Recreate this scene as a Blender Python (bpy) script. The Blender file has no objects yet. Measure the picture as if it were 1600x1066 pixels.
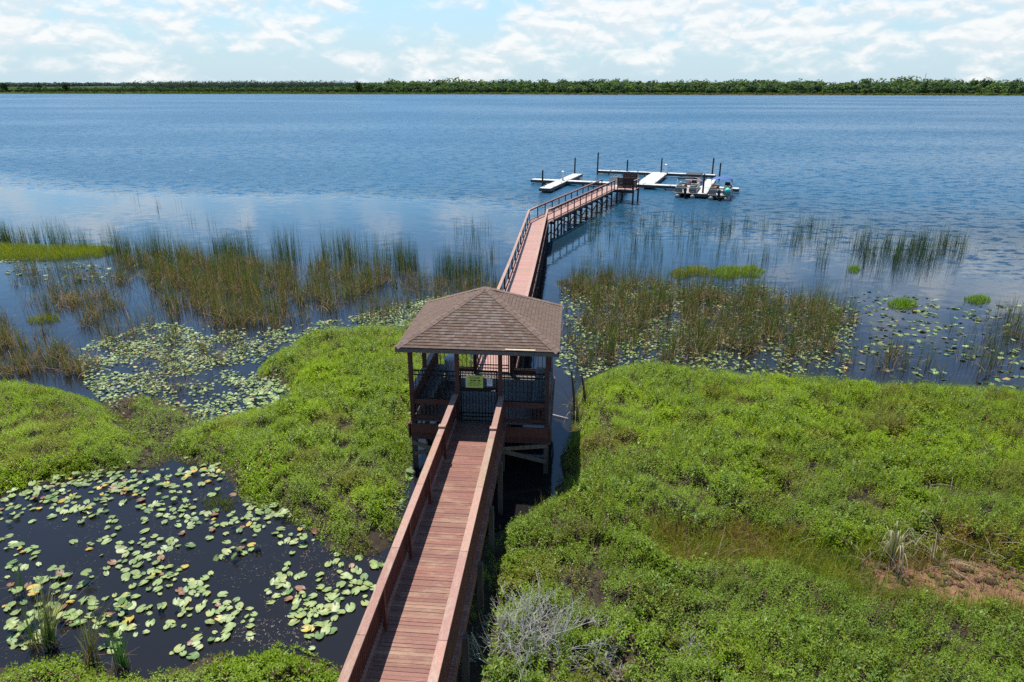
import bpy, math, random
import numpy as np
from mathutils import Vector, Matrix

random.seed(7)
rng = np.random.default_rng(11)
SC = bpy.context.scene
COL = SC.collection

# ------------------------------------------------------------------ camera
F_PX, HOR, CAM_H = 1080.0, 134.0, 11.7
PITCH = math.atan((533 - HOR) / F_PX)


def at(x, y, z=0.0):
    """ground point seen at a pixel of the photograph, on the level z"""
    dx = (x - 800) / F_PX
    dy = (533 - y) / F_PX
    b = math.cos(PITCH) + dy * math.sin(PITCH)
    c = -math.sin(PITCH) + dy * math.cos(PITCH)
    t = (z - CAM_H) / c
    return (dx * t, b * t)


cam = bpy.data.cameras.new("camera")
cam.sensor_width = 36.0
cam.lens = F_PX / 1600 * 36.0
cam.clip_start = 0.1
cam.clip_end = 20000
co = bpy.data.objects.new("camera", cam)
COL.objects.link(co)
co.location = (0, 0, CAM_H)
co.rotation_euler = (math.pi / 2 - PITCH, 0, 0)
SC.camera = co

# ------------------------------------------------------------------ object helpers


def tag(o, label=None, cat=None, group=None, kind=None):
    if label: o["label"] = label
    if cat: o["category"] = cat
    if group: o["group"] = group
    if kind: o["kind"] = kind
    return o


def empty(name, loc, rz=0.0, label=None, cat=None, group=None):
    o = bpy.data.objects.new(name, None)
    o.empty_display_size = 0.2
    COL.objects.link(o)
    o.location = loc
    o.rotation_euler = (0, 0, rz)
    return tag(o, label, cat, group)


def copy_tree(o, parent=None):
    c = o.copy()
    COL.objects.link(c)
    if parent: c.parent = parent
    for ch in list(o.children):
        copy_tree(ch, c)
    return c


def link(name, me, mat, parent=None):
    if mat is not None and not me.materials:
        me.materials.append(mat)
    o = bpy.data.objects.new(name, me)
    COL.objects.link(o)
    if parent is not None: o.parent = parent
    return o


def np_mesh(name, verts, faces, cols=None, mat=None, parent=None, smooth=False):
    """verts (N,3), faces (M,k), cols (N,3)"""
    verts = np.asarray(verts, np.float32); faces = np.asarray(faces, np.int32)
    me = bpy.data.meshes.new(name)
    m, k = faces.shape
    me.vertices.add(len(verts)); me.vertices.foreach_set("co", verts.ravel())
    me.loops.add(m * k); me.loops.foreach_set("vertex_index", faces.ravel())
    me.polygons.add(m)
    me.polygons.foreach_set("loop_start", np.arange(0, m * k, k, dtype=np.int32))
    me.polygons.foreach_set("loop_total", np.full(m, k, np.int32))
    if smooth: me.polygons.foreach_set("use_smooth", np.ones(m, bool))
    if cols is not None:
        a = me.attributes.new("col", "FLOAT_COLOR", "POINT")
        c4 = np.ones((len(verts), 4), np.float32); c4[:, :3] = cols
        a.data.foreach_set("color", c4.ravel())
    me.update(calc_edges=True)
    return link(name, me, mat, parent)


class MB:
    """collects boxes, bars, tubes into one mesh with a colour per piece"""
    def __init__(s):
        s.v = []; s.f = []; s.c = []

    def add(s, vs, fs, col):
        n = len(s.v)
        s.v += [tuple(v) for v in vs]
        s.f += [tuple(i + n for i in f) for f in fs]
        s.c += [col] * len(vs)

    def box(s, x0, x1, y0, y1, z0, z1, col=(1, 1, 1)):
        vs = [(x0, y0, z0), (x1, y0, z0), (x1, y1, z0), (x0, y1, z0), (x0, y0, z1), (x1, y0, z1), (x1, y1, z1), (x0, y1, z1)]
        s.add(vs, BOXF, col)

    def bar(s, p, q, w, t, col=(1, 1, 1), up=(0, 0, 1)):
        p = Vector(p); q = Vector(q); d = (q - p).normalized(); u = Vector(up)
        if abs(d.dot(u)) > .98: u = Vector((0, 1, 0))
        sd = d.cross(u).normalized(); u = sd.cross(d)
        a = sd * (w / 2); b = u * (t / 2)
        vs = [p - a - b, p + a - b, q + a - b, q - a - b, p - a + b, p + a + b, q + a + b, q - a + b]
        s.add(vs, BOXF, col)

    def tube(s, pts, radii, n=8, col=(1, 1, 1), caps=True):
        pts = [Vector(p) for p in pts]
        rings = []
        base = len(s.v)
        for i, p in enumerate(pts):
            d = (pts[min(i + 1, len(pts) - 1)] - pts[max(i - 1, 0)]).normalized()
            u = Vector((0, 0, 1)) if abs(d.z) < .9 else Vector((1, 0, 0))
            a = d.cross(u).normalized(); b = a.cross(d)
            for k in range(n):
                t = 2 * math.pi * k / n
                s.v.append(tuple(p + (a * math.cos(t) + b * math.sin(t)) * radii[i]))
                s.c.append(col)
        for i in range(len(pts) - 1):
            for k in range(n):
                k2 = (k + 1) % n
                s.f.append((base + i * n + k, base + i * n + k2, base + (i + 1) * n + k2, base + (i + 1) * n + k))
        if caps:
            s.f.append(tuple(base + k for k in range(n))[::-1])
            s.f.append(tuple(base + (len(pts) - 1) * n + k for k in range(n)))

    def quad(s, a, b, c, d, col=(1, 1, 1)):
        s.add([a, b, c, d], [(0, 1, 2, 3)], col)

    def build(s, name, mat, parent=None, smooth=False, bevel=0):
        me = bpy.data.meshes.new(name)
        me.from_pydata(s.v, [], s.f)
        a = me.attributes.new("col", "FLOAT_COLOR", "POINT")
        c4 = np.ones((len(s.v), 4), np.float32); c4[:, :3] = np.array([c[:3] for c in s.c], np.float32)
        a.data.foreach_set("color", c4.ravel())
        if smooth:
            me.polygons.foreach_set("use_smooth", np.ones(len(me.polygons), bool))
        me.update()
        o = link(name, me, mat, parent)
        if bevel:
            b = o.modifiers.new("bevel", "BEVEL"); b.width = bevel; b.segments = 2; b.limit_method = 'ANGLE'
        return o


BOXF = [(0, 3, 2, 1), (4, 5, 6, 7), (0, 1, 5, 4), (1, 2, 6, 5), (2, 3, 7, 6), (3, 0, 4, 7)]


def vary(c, a=.1, hue=.03):
    k = 1 + random.uniform(-a, a)
    return tuple(max(0, x * k * (1 + random.uniform(-hue, hue))) for x in c)


def lin(r, g, b, k=1.0):
    def f(u):
        u /= 255
        return (u / 12.92 if u <= .04045 else ((u + .055) / 1.055) ** 2.4) * k
    return (f(r), f(g), f(b))


# ------------------------------------------------------------------ materials


def newmat(name):
    m = bpy.data.materials.new(name); m.use_nodes = True
    nt = m.node_tree; nt.nodes.clear()
    return m, nt, nt.nodes, nt.links


def plain(name, col, rough=.6, metal=0.0, attr=False, noise=0.0, nscale=6.0, spec=.5, bump=0.0, stretch=(1, 1, 1), worn=None, worn_amt=.5, worn_scale=1.5):
    m, nt, N, L = newmat(name)
    out = N.new("ShaderNodeOutputMaterial"); b = N.new("ShaderNodeBsdfPrincipled")
    L.new(b.outputs[0], out.inputs[0])
    b.inputs["Roughness"].default_value = rough; b.inputs["Metallic"].default_value = metal
    b.inputs["Specular IOR Level"].default_value = spec
    if attr:
        a = N.new("ShaderNodeAttribute"); a.attribute_name = "col"; src = a.outputs["Color"]
        if col != (1, 1, 1):
            mx = N.new("ShaderNodeMix"); mx.data_type = 'RGBA'; mx.blend_type = 'MULTIPLY'; mx.inputs[0].default_value = 1
            L.new(src, mx.inputs[6]); mx.inputs[7].default_value = (*col, 1); src = mx.outputs[2]
    else:
        r = N.new("ShaderNodeRGB"); r.outputs[0].default_value = (*col, 1); src = r.outputs[0]
    tc = N.new("ShaderNodeTexCoord"); mp = N.new("ShaderNodeMapping"); mp.inputs["Scale"].default_value = stretch
    L.new(tc.outputs["Object"], mp.inputs["Vector"])
    if worn is not None:
        nw = N.new("ShaderNodeTexNoise"); nw.inputs["Scale"].default_value = worn_scale; nw.inputs["Detail"].default_value = 6; nw.inputs["Roughness"].default_value = .7
        L.new(mp.outputs[0], nw.inputs["Vector"])
        rp = N.new("ShaderNodeValToRGB"); rp.color_ramp.elements[0].position = .5; rp.color_ramp.elements[1].position = .68
        rp.color_ramp.elements[1].color = (worn_amt,) * 3 + (1,)
        L.new(nw.outputs[0], rp.inputs[0])
        mw = N.new("ShaderNodeMix"); mw.data_type = 'RGBA'
        L.new(rp.outputs[0], mw.inputs[0]); L.new(src, mw.inputs[6]); mw.inputs[7].default_value = (*worn, 1)
        src = mw.outputs[2]
    if noise > 0:
        n = N.new("ShaderNodeTexNoise"); n.inputs["Scale"].default_value = nscale; n.inputs["Detail"].default_value = 5; n.inputs["Roughness"].default_value = .65
        L.new(mp.outputs[0], n.inputs["Vector"])
        mr = N.new("ShaderNodeMapRange"); mr.inputs[1].default_value = .3; mr.inputs[2].default_value = .7; mr.inputs[3].default_value = 1 - noise; mr.inputs[4].default_value = 1 + noise
        L.new(n.outputs[0], mr.inputs[0])
        mx = N.new("ShaderNodeVectorMath"); mx.operation = 'SCALE'
        L.new(src, mx.inputs[0]); L.new(mr.outputs[0], mx.inputs["Scale"]); src = mx.outputs[0]
        if bump > 0:
            bp = N.new("ShaderNodeBump"); bp.inputs["Strength"].default_value = bump; bp.inputs["Distance"].default_value = .02
            L.new(n.outputs[0], bp.inputs["Height"]); L.new(bp.outputs[0], b.inputs["Normal"])
    L.new(src, b.inputs["Base Color"])
    return m


def leafmat(name, transl=.35, rough=.45, spec=.3, noise=0):
    m, nt, N, L = newmat(name)
    out = N.new("ShaderNodeOutputMaterial"); b = N.new("ShaderNodeBsdfPrincipled"); t = N.new("ShaderNodeBsdfTranslucent")
    a = N.new("ShaderNodeAttribute"); a.attribute_name = "col"; mix = N.new("ShaderNodeMixShader")
    L.new(a.outputs["Color"], b.inputs["Base Color"])
    mx = N.new("ShaderNodeMix"); mx.data_type = 'RGBA'; mx.blend_type = 'MULTIPLY'; mx.inputs[0].default_value = 1
    L.new(a.outputs["Color"], mx.inputs[6]); mx.inputs[7].default_value = (1.25, 1.2, .6, 1)
    L.new(mx.outputs[2], t.inputs["Color"])
    b.inputs["Roughness"].default_value = rough; b.inputs["Specular IOR Level"].default_value = spec
    mix.inputs[0].default_value = transl
    L.new(b.outputs[0], mix.inputs[1]); L.new(t.outputs[0], mix.inputs[2]); L.new(mix.outputs[0], out.inputs[0])
    return m


M_WOOD = plain("painted_wood", (1, 1, 1), .65, attr=True, noise=.22, nscale=9, spec=.25, bump=.25)
M_CAP = plain("weathered_cap", (1, 1, 1), .65, attr=True, noise=.2, nscale=16, spec=.25, bump=.25, worn=(.30, .225, .17), worn_amt=.75, worn_scale=2.2, stretch=(3, .8, 1))
M_DECK = plain("deck_boards", (1, 1, 1), .6, attr=True, noise=.18, nscale=14, spec=.3, bump=.25, worn=(.36, .25, .15), worn_amt=.45, worn_scale=1.6, stretch=(.7, 2.2, 1))
M_FARDECK = plain("worn_sheen_deck", (1, 1, 1), .55, attr=True, noise=.12, nscale=8, spec=.4)  # for far boards whose colour holds both wear and sky sheen
M_ROOF = plain("shingles", (1, 1, 1), .9, attr=True, noise=.25, nscale=22, spec=.15, bump=.4)
M_BLACK = plain("black_metal", (.010, .010, .010), .7, spec=.2)
M_STEEL = plain("bare_steel", (.6, .58, .52), .3, metal=.9)
M_WHITE = plain("white_paint", (.78, .77, .74), .5, attr=True, noise=.08, nscale=3)
M_ALU = plain("aluminium", (.45, .44, .43), .5, metal=.5, noise=.1)
M_ANY = plain("coloured", (1, 1, 1), .55, attr=True, noise=.08, nscale=8)
M_PILE = plain("weathered_pile", (1, 1, 1), .85, attr=True, noise=.3, nscale=10, spec=.2, stretch=(1, 1, .25), bump=.3)
M_LEAF = leafmat("leaf", .42)
M_REED = leafmat("reed", .35, .55, .2)
M_PAD = leafmat("pad", .12, .45, .3)
M_TREE = leafmat("tree_leaf", .2, .9, .0)
M_SOIL = plain("peat", (1, 1, 1), .9, attr=True, noise=.4, nscale=5, spec=.2, bump=.6)
M_SHORE = plain("shore_marsh", (1, 1, 1), 1.0, attr=True, noise=.4, nscale=.08, spec=0)
M_TWIG = plain("twig", (1, 1, 1), .8, attr=True, noise=.15, spec=.2)

# colours of paint and wood
C_DECK = (.178, .076, .054)
C_PAINT = (.115, .040, .030)
C_CAP = (.285, .162, .115)
C_GREY = (.125, .105, .090)
C_PILE = (.085, .068, .052)

# ------------------------------------------------------------------ world
SUN = Vector((-.16, .36, 1)).normalized()
elev = math.asin(SUN.z); azim = math.atan2(SUN.x, SUN.y)
w = bpy.data.worlds.new("World"); SC.world = w; w.use_nodes = True
N = w.node_tree.nodes; L = w.node_tree.links; N.clear()
wo = N.new("ShaderNodeOutputWorld"); bg = N.new("ShaderNodeBackground"); L.new(bg.outputs[0], wo.inputs[0])
bg.inputs[1].default_value = .1
sky = N.new("ShaderNodeTexSky"); sky.sky_type = 'NISHITA'; sky.sun_disc = False
sky.sun_elevation = elev; sky.sun_rotation = azim
sky.air_density = 1.0; sky.dust_density = .6; sky.ozone_density = 2.5
tc = N.new("ShaderNodeTexCoord")
sep = N.new("ShaderNodeSeparateXYZ"); L.new(tc.outputs["Generated"], sep.inputs[0])


def wmath(op, a, b=None, c=None):
    n = N.new("ShaderNodeMath"); n.operation = op
    for i, v in enumerate((a, b, c)):
        if v is None: continue
        if isinstance(v, (int, float)): n.inputs[i].default_value = v
        else: L.new(v, n.inputs[i])
    return n.outputs[0]


def wnoise(scale, detail, rough, off=(0, 0, 0), dist=0.0):
    mp = N.new("ShaderNodeMapping"); mp.inputs["Scale"].default_value = scale; mp.inputs["Location"].default_value = off
    L.new(tc.outputs["Generated"], mp.inputs["Vector"])
    n = N.new("ShaderNodeTexNoise"); n.inputs["Scale"].default_value = 1; n.inputs["Detail"].default_value = detail
    n.inputs["Roughness"].default_value = rough; n.inputs["Distortion"].default_value = dist
    L.new(mp.outputs[0], n.inputs["Vector"]); return n.outputs[0]


def wrange(v, a, b, c, d, smooth=True):
    n = N.new("ShaderNodeMapRange"); n.interpolation_type = 'SMOOTHSTEP' if smooth else 'LINEAR'
    L.new(v, n.inputs[0])
    for i, x in enumerate((a, b, c, d)): n.inputs[1 + i].default_value = x
    return n.outputs[0]


CS = (19.0, 19.0, 42.0)
CO = (3.1, 1.7, 0.4)
n1 = wnoise(CS, 8, .55, CO, .25)
n1u = wnoise(CS, 8, .55, (CO[0], CO[1], CO[2] + .3), .25)      # the same cloud field looked up a little higher
n2 = wnoise((4.2, 4.2, 12.0), 4, .55, (9.2, 4.4, 2.0))
cover = wmath('ADD', n1, wmath('MULTIPLY', wmath('SUBTRACT', n2, .5), .9))
elevz = sep.outputs[2]
bias = wrange(elevz, .0, .06, -.06, .10)
bias2 = wmath('ADD', wrange(elevz, .09, .20, 0, -.16), wrange(elevz, .2, .36, 0, -.3))
cover = wmath('ADD', wmath('ADD', cover, bias), bias2)
cover = wmath('ADD', cover, wmath('MULTIPLY', wrange(sep.outputs[0], .15, .5, 0, .16), wrange(elevz, .08, .16, 0, 1)))
dens = wrange(cover, .42, .72, 0, 1)
lit = wrange(wmath('SUBTRACT', n1, n1u), -.10, .10, 0.0, 1.0)
cc = N.new("ShaderNodeMix"); cc.data_type = 'RGBA'; L.new(lit, cc.inputs[0])
cc.inputs[6].default_value = (4.4, 5.0, 5.35, 1); cc.inputs[7].default_value = (5.85, 5.9, 5.9, 1)
# thin milky veil low over the horizon
tint = N.new("ShaderNodeMix"); tint.data_type = 'RGBA'; tint.blend_type = 'MULTIPLY'; tint.inputs[0].default_value = 1
L.new(sky.outputs[0], tint.inputs[6]); tint.inputs[7].default_value = (.66, .95, 1.12, 1)
hz = N.new("ShaderNodeMix"); hz.data_type = 'RGBA'; L.new(wrange(elevz, -.02, .25, .97, 0.0), hz.inputs[0])
L.new(tint.outputs[2], hz.inputs[6]); hz.inputs[7].default_value = (3.55, 4.5, 5.05, 1)
cb = N.new('ShaderNodeVectorMath'); cb.operation = 'SCALE'; L.new(cc.outputs[2], cb.inputs[0]); L.new(wrange(elevz, .10, .2, 1.0, 1.6), cb.inputs['Scale'])
mixc = N.new("ShaderNodeMix"); mixc.data_type = 'RGBA'
L.new(wmath('MULTIPLY', dens, .92), mixc.inputs[0]); L.new(hz.outputs[2], mixc.inputs[6]); L.new(cb.outputs[0], mixc.inputs[7])
L.new(mixc.outputs[2], bg.inputs[0])

sl = bpy.data.lights.new("sun", 'SUN'); sl.energy = 4.7; sl.angle = math.radians(.5); sl.color = (1, .96, .89)
so = bpy.data.objects.new("sun", sl); COL.objects.link(so)
so.rotation_euler = SUN.to_track_quat('Z', 'Y').to_euler(); so.location = SUN * 60

SC.view_settings.view_transform = 'Standard'; SC.view_settings.look = 'None'
SC.view_settings.exposure = 0.75; SC.view_settings.gamma = 1
SC.cycles.max_bounces = 6; SC.cycles.diffuse_bounces = 3; SC.cycles.glossy_bounces = 3; SC.cycles.transmission_bounces = 3
SC.cycles.caustics_reflective = False; SC.cycles.caustics_refractive = False
SC.cycles.use_denoising = False
SC.cycles.sample_clamp_indirect = 3

# ------------------------------------------------------------------ noise and polygons


def hash2(ix, iy, s):
    h = (ix * 374761393 + iy * 668265263 + s * 974634777) & 0x7fffffff
    h = ((h ^ (h >> 13)) * 1274126177) & 0x7fffffff
    return ((h ^ (h >> 16)) & 0xffff) / 65535.0


def vnoise(x, y, s=0):
    x0 = np.floor(x).astype(np.int64); y0 = np.floor(y).astype(np.int64)
    fx = x - x0; fy = y - y0
    fx = fx * fx * (3 - 2 * fx); fy = fy * fy * (3 - 2 * fy)
    a = hash2(x0, y0, s); b = hash2(x0 + 1, y0, s); c = hash2(x0, y0 + 1, s); d = hash2(x0 + 1, y0 + 1, s)
    return (a * (1 - fx) + b * fx) * (1 - fy) + (c * (1 - fx) + d * fx) * fy


def fbm(x, y, s=0, o=3):
    t = 0; k = .5; tot = 0
    for i in range(o):
        t = t + k * vnoise(x * 2 ** i, y * 2 ** i, s + i * 17); tot += k; k *= .5
    return t / tot


class Poly:
    def __init__(s, pts):
        s.p = np.array(pts, float)
        s.lo = s.p.min(0); s.hi = s.p.max(0)

    def inside(s, x, y):
        r = np.zeros(x.shape, bool); p = s.p; n = len(p)
        for i in range(n):
            x1, y1 = p[i]; x2, y2 = p[(i + 1) % n]
            c = (y1 > y) != (y2 > y)
            with np.errstate(divide='ignore', invalid='ignore'):
                xi = (x2 - x1) * (y - y1) / (y2 - y1 + 1e-12) + x1
            r ^= c & (x < xi)
        return r

    def dist(s, x, y):
        d = np.full(x.shape, 1e9); p = s.p; n = len(p)
        for i in range(n):
            a = p[i]; b = p[(i + 1) % n]; ab = b - a; l = (ab ** 2).sum() + 1e-9
            t = np.clip(((x - a[0]) * ab[0] + (y - a[1]) * ab[1]) / l, 0, 1)
            d = np.minimum(d, np.hypot(x - a[0] - t * ab[0], y - a[1] - t * ab[1]))
        return d

    def scatter(s, density):
        area = (s.hi - s.lo).prod(); n = int(area * density)
        x = rng.uniform(s.lo[0], s.hi[0], n); y = rng.uniform(s.lo[1], s.hi[1], n)
        k = s.inside(x, y); return x[k], y[k]


def ppoly(pts, z=0.0):
    return Poly([at(x, y, z) for x, y in pts])


def smooth01(a, b, x):
    t = np.clip((x - a) / (b - a), 0, 1); return t * t * (3 - 2 * t)


# ------------------------------------------------------------------ vector leaf builders


def leaves(base, d, length, width, droop, col):
    """one folded diamond per leaf; base (N,3), d unit (N,3)"""
    n = len(base); up = np.array([0, 0, 1.0])
    side = np.cross(d, up); side /= np.linalg.norm(side, axis=1, keepdims=True) + 1e-6
    mid = base + d * (length * .45)[:, None]
    tip = base + d * length[:, None]; tip[:, 2] -= droop * length
    a = mid + side * (width / 2)[:, None]; b = mid - side * (width / 2)[:, None]
    a[:, 2] += width * .15; b[:, 2] += width * .15
    v = np.stack([base, a, tip, b], 1).reshape(-1, 3)
    f = np.arange(4 * n).reshape(n, 4)
    return v, f, np.repeat(col, 4, axis=0)


def blades(base, height, lean, az, width, col, col_tip=None, segs=3, curl=1.8):
    """tapering bent strips: lean = horizontal reach / height"""
    n = len(base)
    wa = rng.uniform(0, 2 * math.pi, n)
    wd = np.stack([np.cos(wa), np.sin(wa), np.zeros(n)], 1)
    ld = np.stack([np.cos(az), np.sin(az), np.zeros(n)], 1)
    vs = []; cs = []
    for i in range(segs + 1):
        t = i / segs
        p = base + ld * (lean * height * t ** curl)[:, None]
        p[:, 2] += height * t * (1 - .25 * np.clip(lean, 0, 2) * t)
        ww = (width * (1 - .85 * t) / 2)[:, None]
        vs += [p - wd * ww, p + wd * ww]
        c = col if col_tip is None else col * (1 - t) + col_tip * t
        cs += [c, c]
    k = 2 * (segs + 1)
    v = np.stack(vs, 1).reshape(-1, 3); c = np.stack(cs, 1).reshape(-1, 3)
    o = (np.arange(n) * k)[:, None]
    f = np.concatenate([o + np.array([[2 * i, 2 * i + 1, 2 * i + 3, 2 * i + 2]]) for i in range(segs)], 0)
    return v, f, c


def join(parts):
    vs, fs, cs = [], [], []; o = 0
    for v, f, c in parts:
        vs.append(v); fs.append(f + o); cs.append(c); o += len(v)
    return np.concatenate(vs), np.concatenate(fs), np.concatenate(cs)


def jitter(col, n, a=.2, b=.06):
    c = np.asarray(col, float)
    if c.ndim == 1: c = np.repeat(c[None], n, 0)
    return np.clip(c * (1 + rng.uniform(-a, a, (n, 1))) * (1 + rng.uniform(-b, b, (n, 3))), 0, 1)


def sprigs(x, y, ztop, col, nl=9, size=.09, wid=.38, stem=.22):
    """leafy shoots: nl leaves set round the top of each stem"""
    n = len(x)
    top = np.stack([x, y, ztop], 1)
    tilt = rng.normal(0, .25, (n, 2))
    B = np.repeat(top, nl, 0); m = n * nl
    lvl = np.tile(np.linspace(0, 1, nl), n)
    B[:, 2] -= lvl * stem * rng.uniform(.8, 1.2, m)
    B[:, :2] -= np.repeat(tilt, nl, 0) * (lvl * stem)[:, None]
    az = np.tile(np.arange(nl) * 2.4, n) + np.repeat(rng.uniform(0, 6.28, n), nl) + rng.normal(0, .3, m)
    el = (1.05 - lvl * 1.1) + rng.normal(0, .25, m)
    d = np.stack([np.cos(az) * np.cos(el), np.sin(az) * np.cos(el), np.sin(el)], 1)
    ln = np.repeat(np.broadcast_to(size, (n,)), nl) * (.65 + .6 * lvl) * rng.uniform(.75, 1.25, m)
    return leaves(B, d, ln, ln * wid * rng.uniform(.8, 1.2, m), rng.uniform(.05, .3, m), jitter(np.repeat(col, nl, 0), m, .16, .06))


# ------------------------------------------------------------------ water
def water_material():
    m, nt, N, L = newmat("lake_water")
    out = N.new("ShaderNodeOutputMaterial"); b = N.new("ShaderNodeBsdfPrincipled"); L.new(b.outputs[0], out.inputs[0])
    b.inputs["IOR"].default_value = 1.333; geo = N.new("ShaderNodeNewGeometry")

    def nz(scale, detail, off=0.0, rough=.5):
        mp = N.new("ShaderNodeMapping"); mp.inputs["Scale"].default_value = scale; mp.inputs["Location"].default_value = (off, off * .7, 0)
        mp.inputs["Rotation"].default_value = (0, 0, .25)
        L.new(geo.outputs["Position"], mp.inputs["Vector"])
        n = N.new("ShaderNodeTexNoise"); n.inputs["Scale"].default_value = 1; n.inputs["Detail"].default_value = detail; n.inputs["Roughness"].default_value = rough
        L.new(mp.outputs[0], n.inputs["Vector"]); return n

    def mth(op, a, b=None):
        n = N.new("ShaderNodeMath"); n.operation = op
        for i, v in enumerate((a, b)):
            if v is None: continue
            if isinstance(v, (int, float)): n.inputs[i].default_value = v
            else: L.new(v, n.inputs[i])
        return n.outputs[0]

    def rng_(v, a, b_, c, d):
        n = N.new("ShaderNodeMapRange"); n.interpolation_type = 'SMOOTHSTEP'; L.new(v, n.inputs[0])
        for i, x in enumerate((a, b_, c, d)): n.inputs[1 + i].default_value = x
        return n.outputs[0]
    sp = N.new("ShaderNodeSeparateXYZ"); L.new(geo.outputs["Position"], sp.inputs[0])
    # wind: the open lake is rippled, the water inside the reeds lies calm
    wl = nz((.016, .022, 1), 3, 3.0)
    yy = mth('ADD', sp.outputs[1], mth('MULTIPLY', mth('SUBTRACT', wl.outputs[0], .5), 45))
    xx = mth('ADD', yy, mth('MULTIPLY', sp.outputs[0], .45))
    wind = rng_(xx, 56, 78, 0.0, 1.0)
    patch = rng_(nz((.005, .014, 1), 5, 8.0, .6).outputs[0], .35, .65, .74, 1.2)
    L.new(mth('ADD', .07, mth('MULTIPLY', mth('MULTIPLY', wind, patch), .25)), b.inputs["Roughness"])
    amp = mth('ADD', .008, mth('MULTIPLY', mth('MULTIPLY', wind, patch), .24))
    a1 = nz((2.6, 4.2, 1), 4, 0.0, .65); a2 = nz((.8, 1.5, 1), 2, 5.0)

    def cen(n):
        s = N.new("ShaderNodeVectorMath"); s.operation = 'SUBTRACT'; L.new(n.outputs["Color"], s.inputs[0]); s.inputs[1].default_value = (.5, .5, .5); return s.outputs[0]
    ad = N.new("ShaderNodeVectorMath"); ad.operation = 'ADD'; L.new(cen(a1), ad.inputs[0])
    s2 = N.new("ShaderNodeVectorMath"); s2.operation = 'SCALE'; L.new(cen(a2), s2.inputs[0]); s2.inputs["Scale"].default_value = 1.3
    L.new(s2.outputs[0], ad.inputs[1])
    sc = N.new("ShaderNodeVectorMath"); sc.operation = 'SCALE'; L.new(ad.outputs[0], sc.inputs[0]); L.new(mth('MULTIPLY', amp, 4.0), sc.inputs["Scale"])
    fl = N.new("ShaderNodeVectorMath"); fl.operation = 'MULTIPLY'; L.new(sc.outputs[0], fl.inputs[0]); fl.inputs[1].default_value = (.8, 1, 0)
    up = N.new("ShaderNodeVectorMath"); up.operation = 'ADD'; L.new(fl.outputs[0], up.inputs[0]); up.inputs[1].default_value = (0, 0, 1)
    nm = N.new("ShaderNodeVectorMath"); nm.operation = 'NORMALIZE'; L.new(up.outputs[0], nm.inputs[0])
    L.new(nm.outputs[0], b.inputs["Normal"])
    # peat-stained shallows, bluer deep water
    deep = rng_(yy, 30, 90, 0, 1)
    mx = N.new("ShaderNodeMix"); mx.data_type = 'RGBA'; L.new(deep, mx.inputs[0])
    mx.inputs[6].default_value = (.011, .010, .010, 1); mx.inputs[7].default_value = (.005, .058, .110, 1)
    L.new(mx.outputs[2], b.inputs["Base Color"])
    return m


W = water_material()
wv = [(-4300, -60, 0), (4300, -60, 0), (4300, 1700, 0), (-4300, 1700, 0)]
wo_ = np_mesh("lake_water", wv, [[0, 1, 2, 3]], None, W)
tag(wo_, "blue rippled lake reaching to the far shore, calm and dark among the reeds", "lake", kind="structure")

# ------------------------------------------------------------------ far shore


def shore_y(x):
    return 1000 - .14 * x + 30 * (fbm(x / 160.0, x * 0 + 3.3, 5) - .5) * 2


xs = np.linspace(-2600, 2600, 261); ds = np.array([0, 6, 25, 70, 150, 300, 700, 1600, 2600, 3600.])
gx, gd = np.meshgrid(xs, ds); wide = 1 + gd / 6000
gy = shore_y(gx) + gd; zz = -.3 + 1.2 * smooth01(0, 25, gd) + 1.6 * smooth01(20, 300, gd) + 1.2 * (fbm(gx / 60, gd / 40, 9) - .5) * (gd > 5) + 14 * smooth01(2000, 3300, gd) * fbm(gx / 500, gd * 0, 21)
v = np.stack([gx * wide, gy, zz], -1).reshape(-1, 3)
nx = len(xs); idx = np.arange(len(ds) * nx).reshape(len(ds), nx)
f = np.stack([idx[:-1, :-1], idx[:-1, 1:], idx[1:, 1:], idx[1:, :-1]], -1).reshape(-1, 4)
t = smooth01(8, 40, gd).reshape(-1, 1); nn = fbm(gx / 70, gd / 25, 31).reshape(-1, 1)
c = np.array([[.055, .042, .03]]) * (1 - t) + t * (np.array([[.026, .046, .011]]) * (1 - nn) + np.array([[.048, .056, .015]]) * nn)
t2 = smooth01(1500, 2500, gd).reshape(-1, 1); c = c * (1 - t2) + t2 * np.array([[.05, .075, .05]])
tag(np_mesh("far_shore_ground", v, f, c, M_SHORE), "low olive marsh land along the far shore", "ground", kind="structure")


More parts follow.
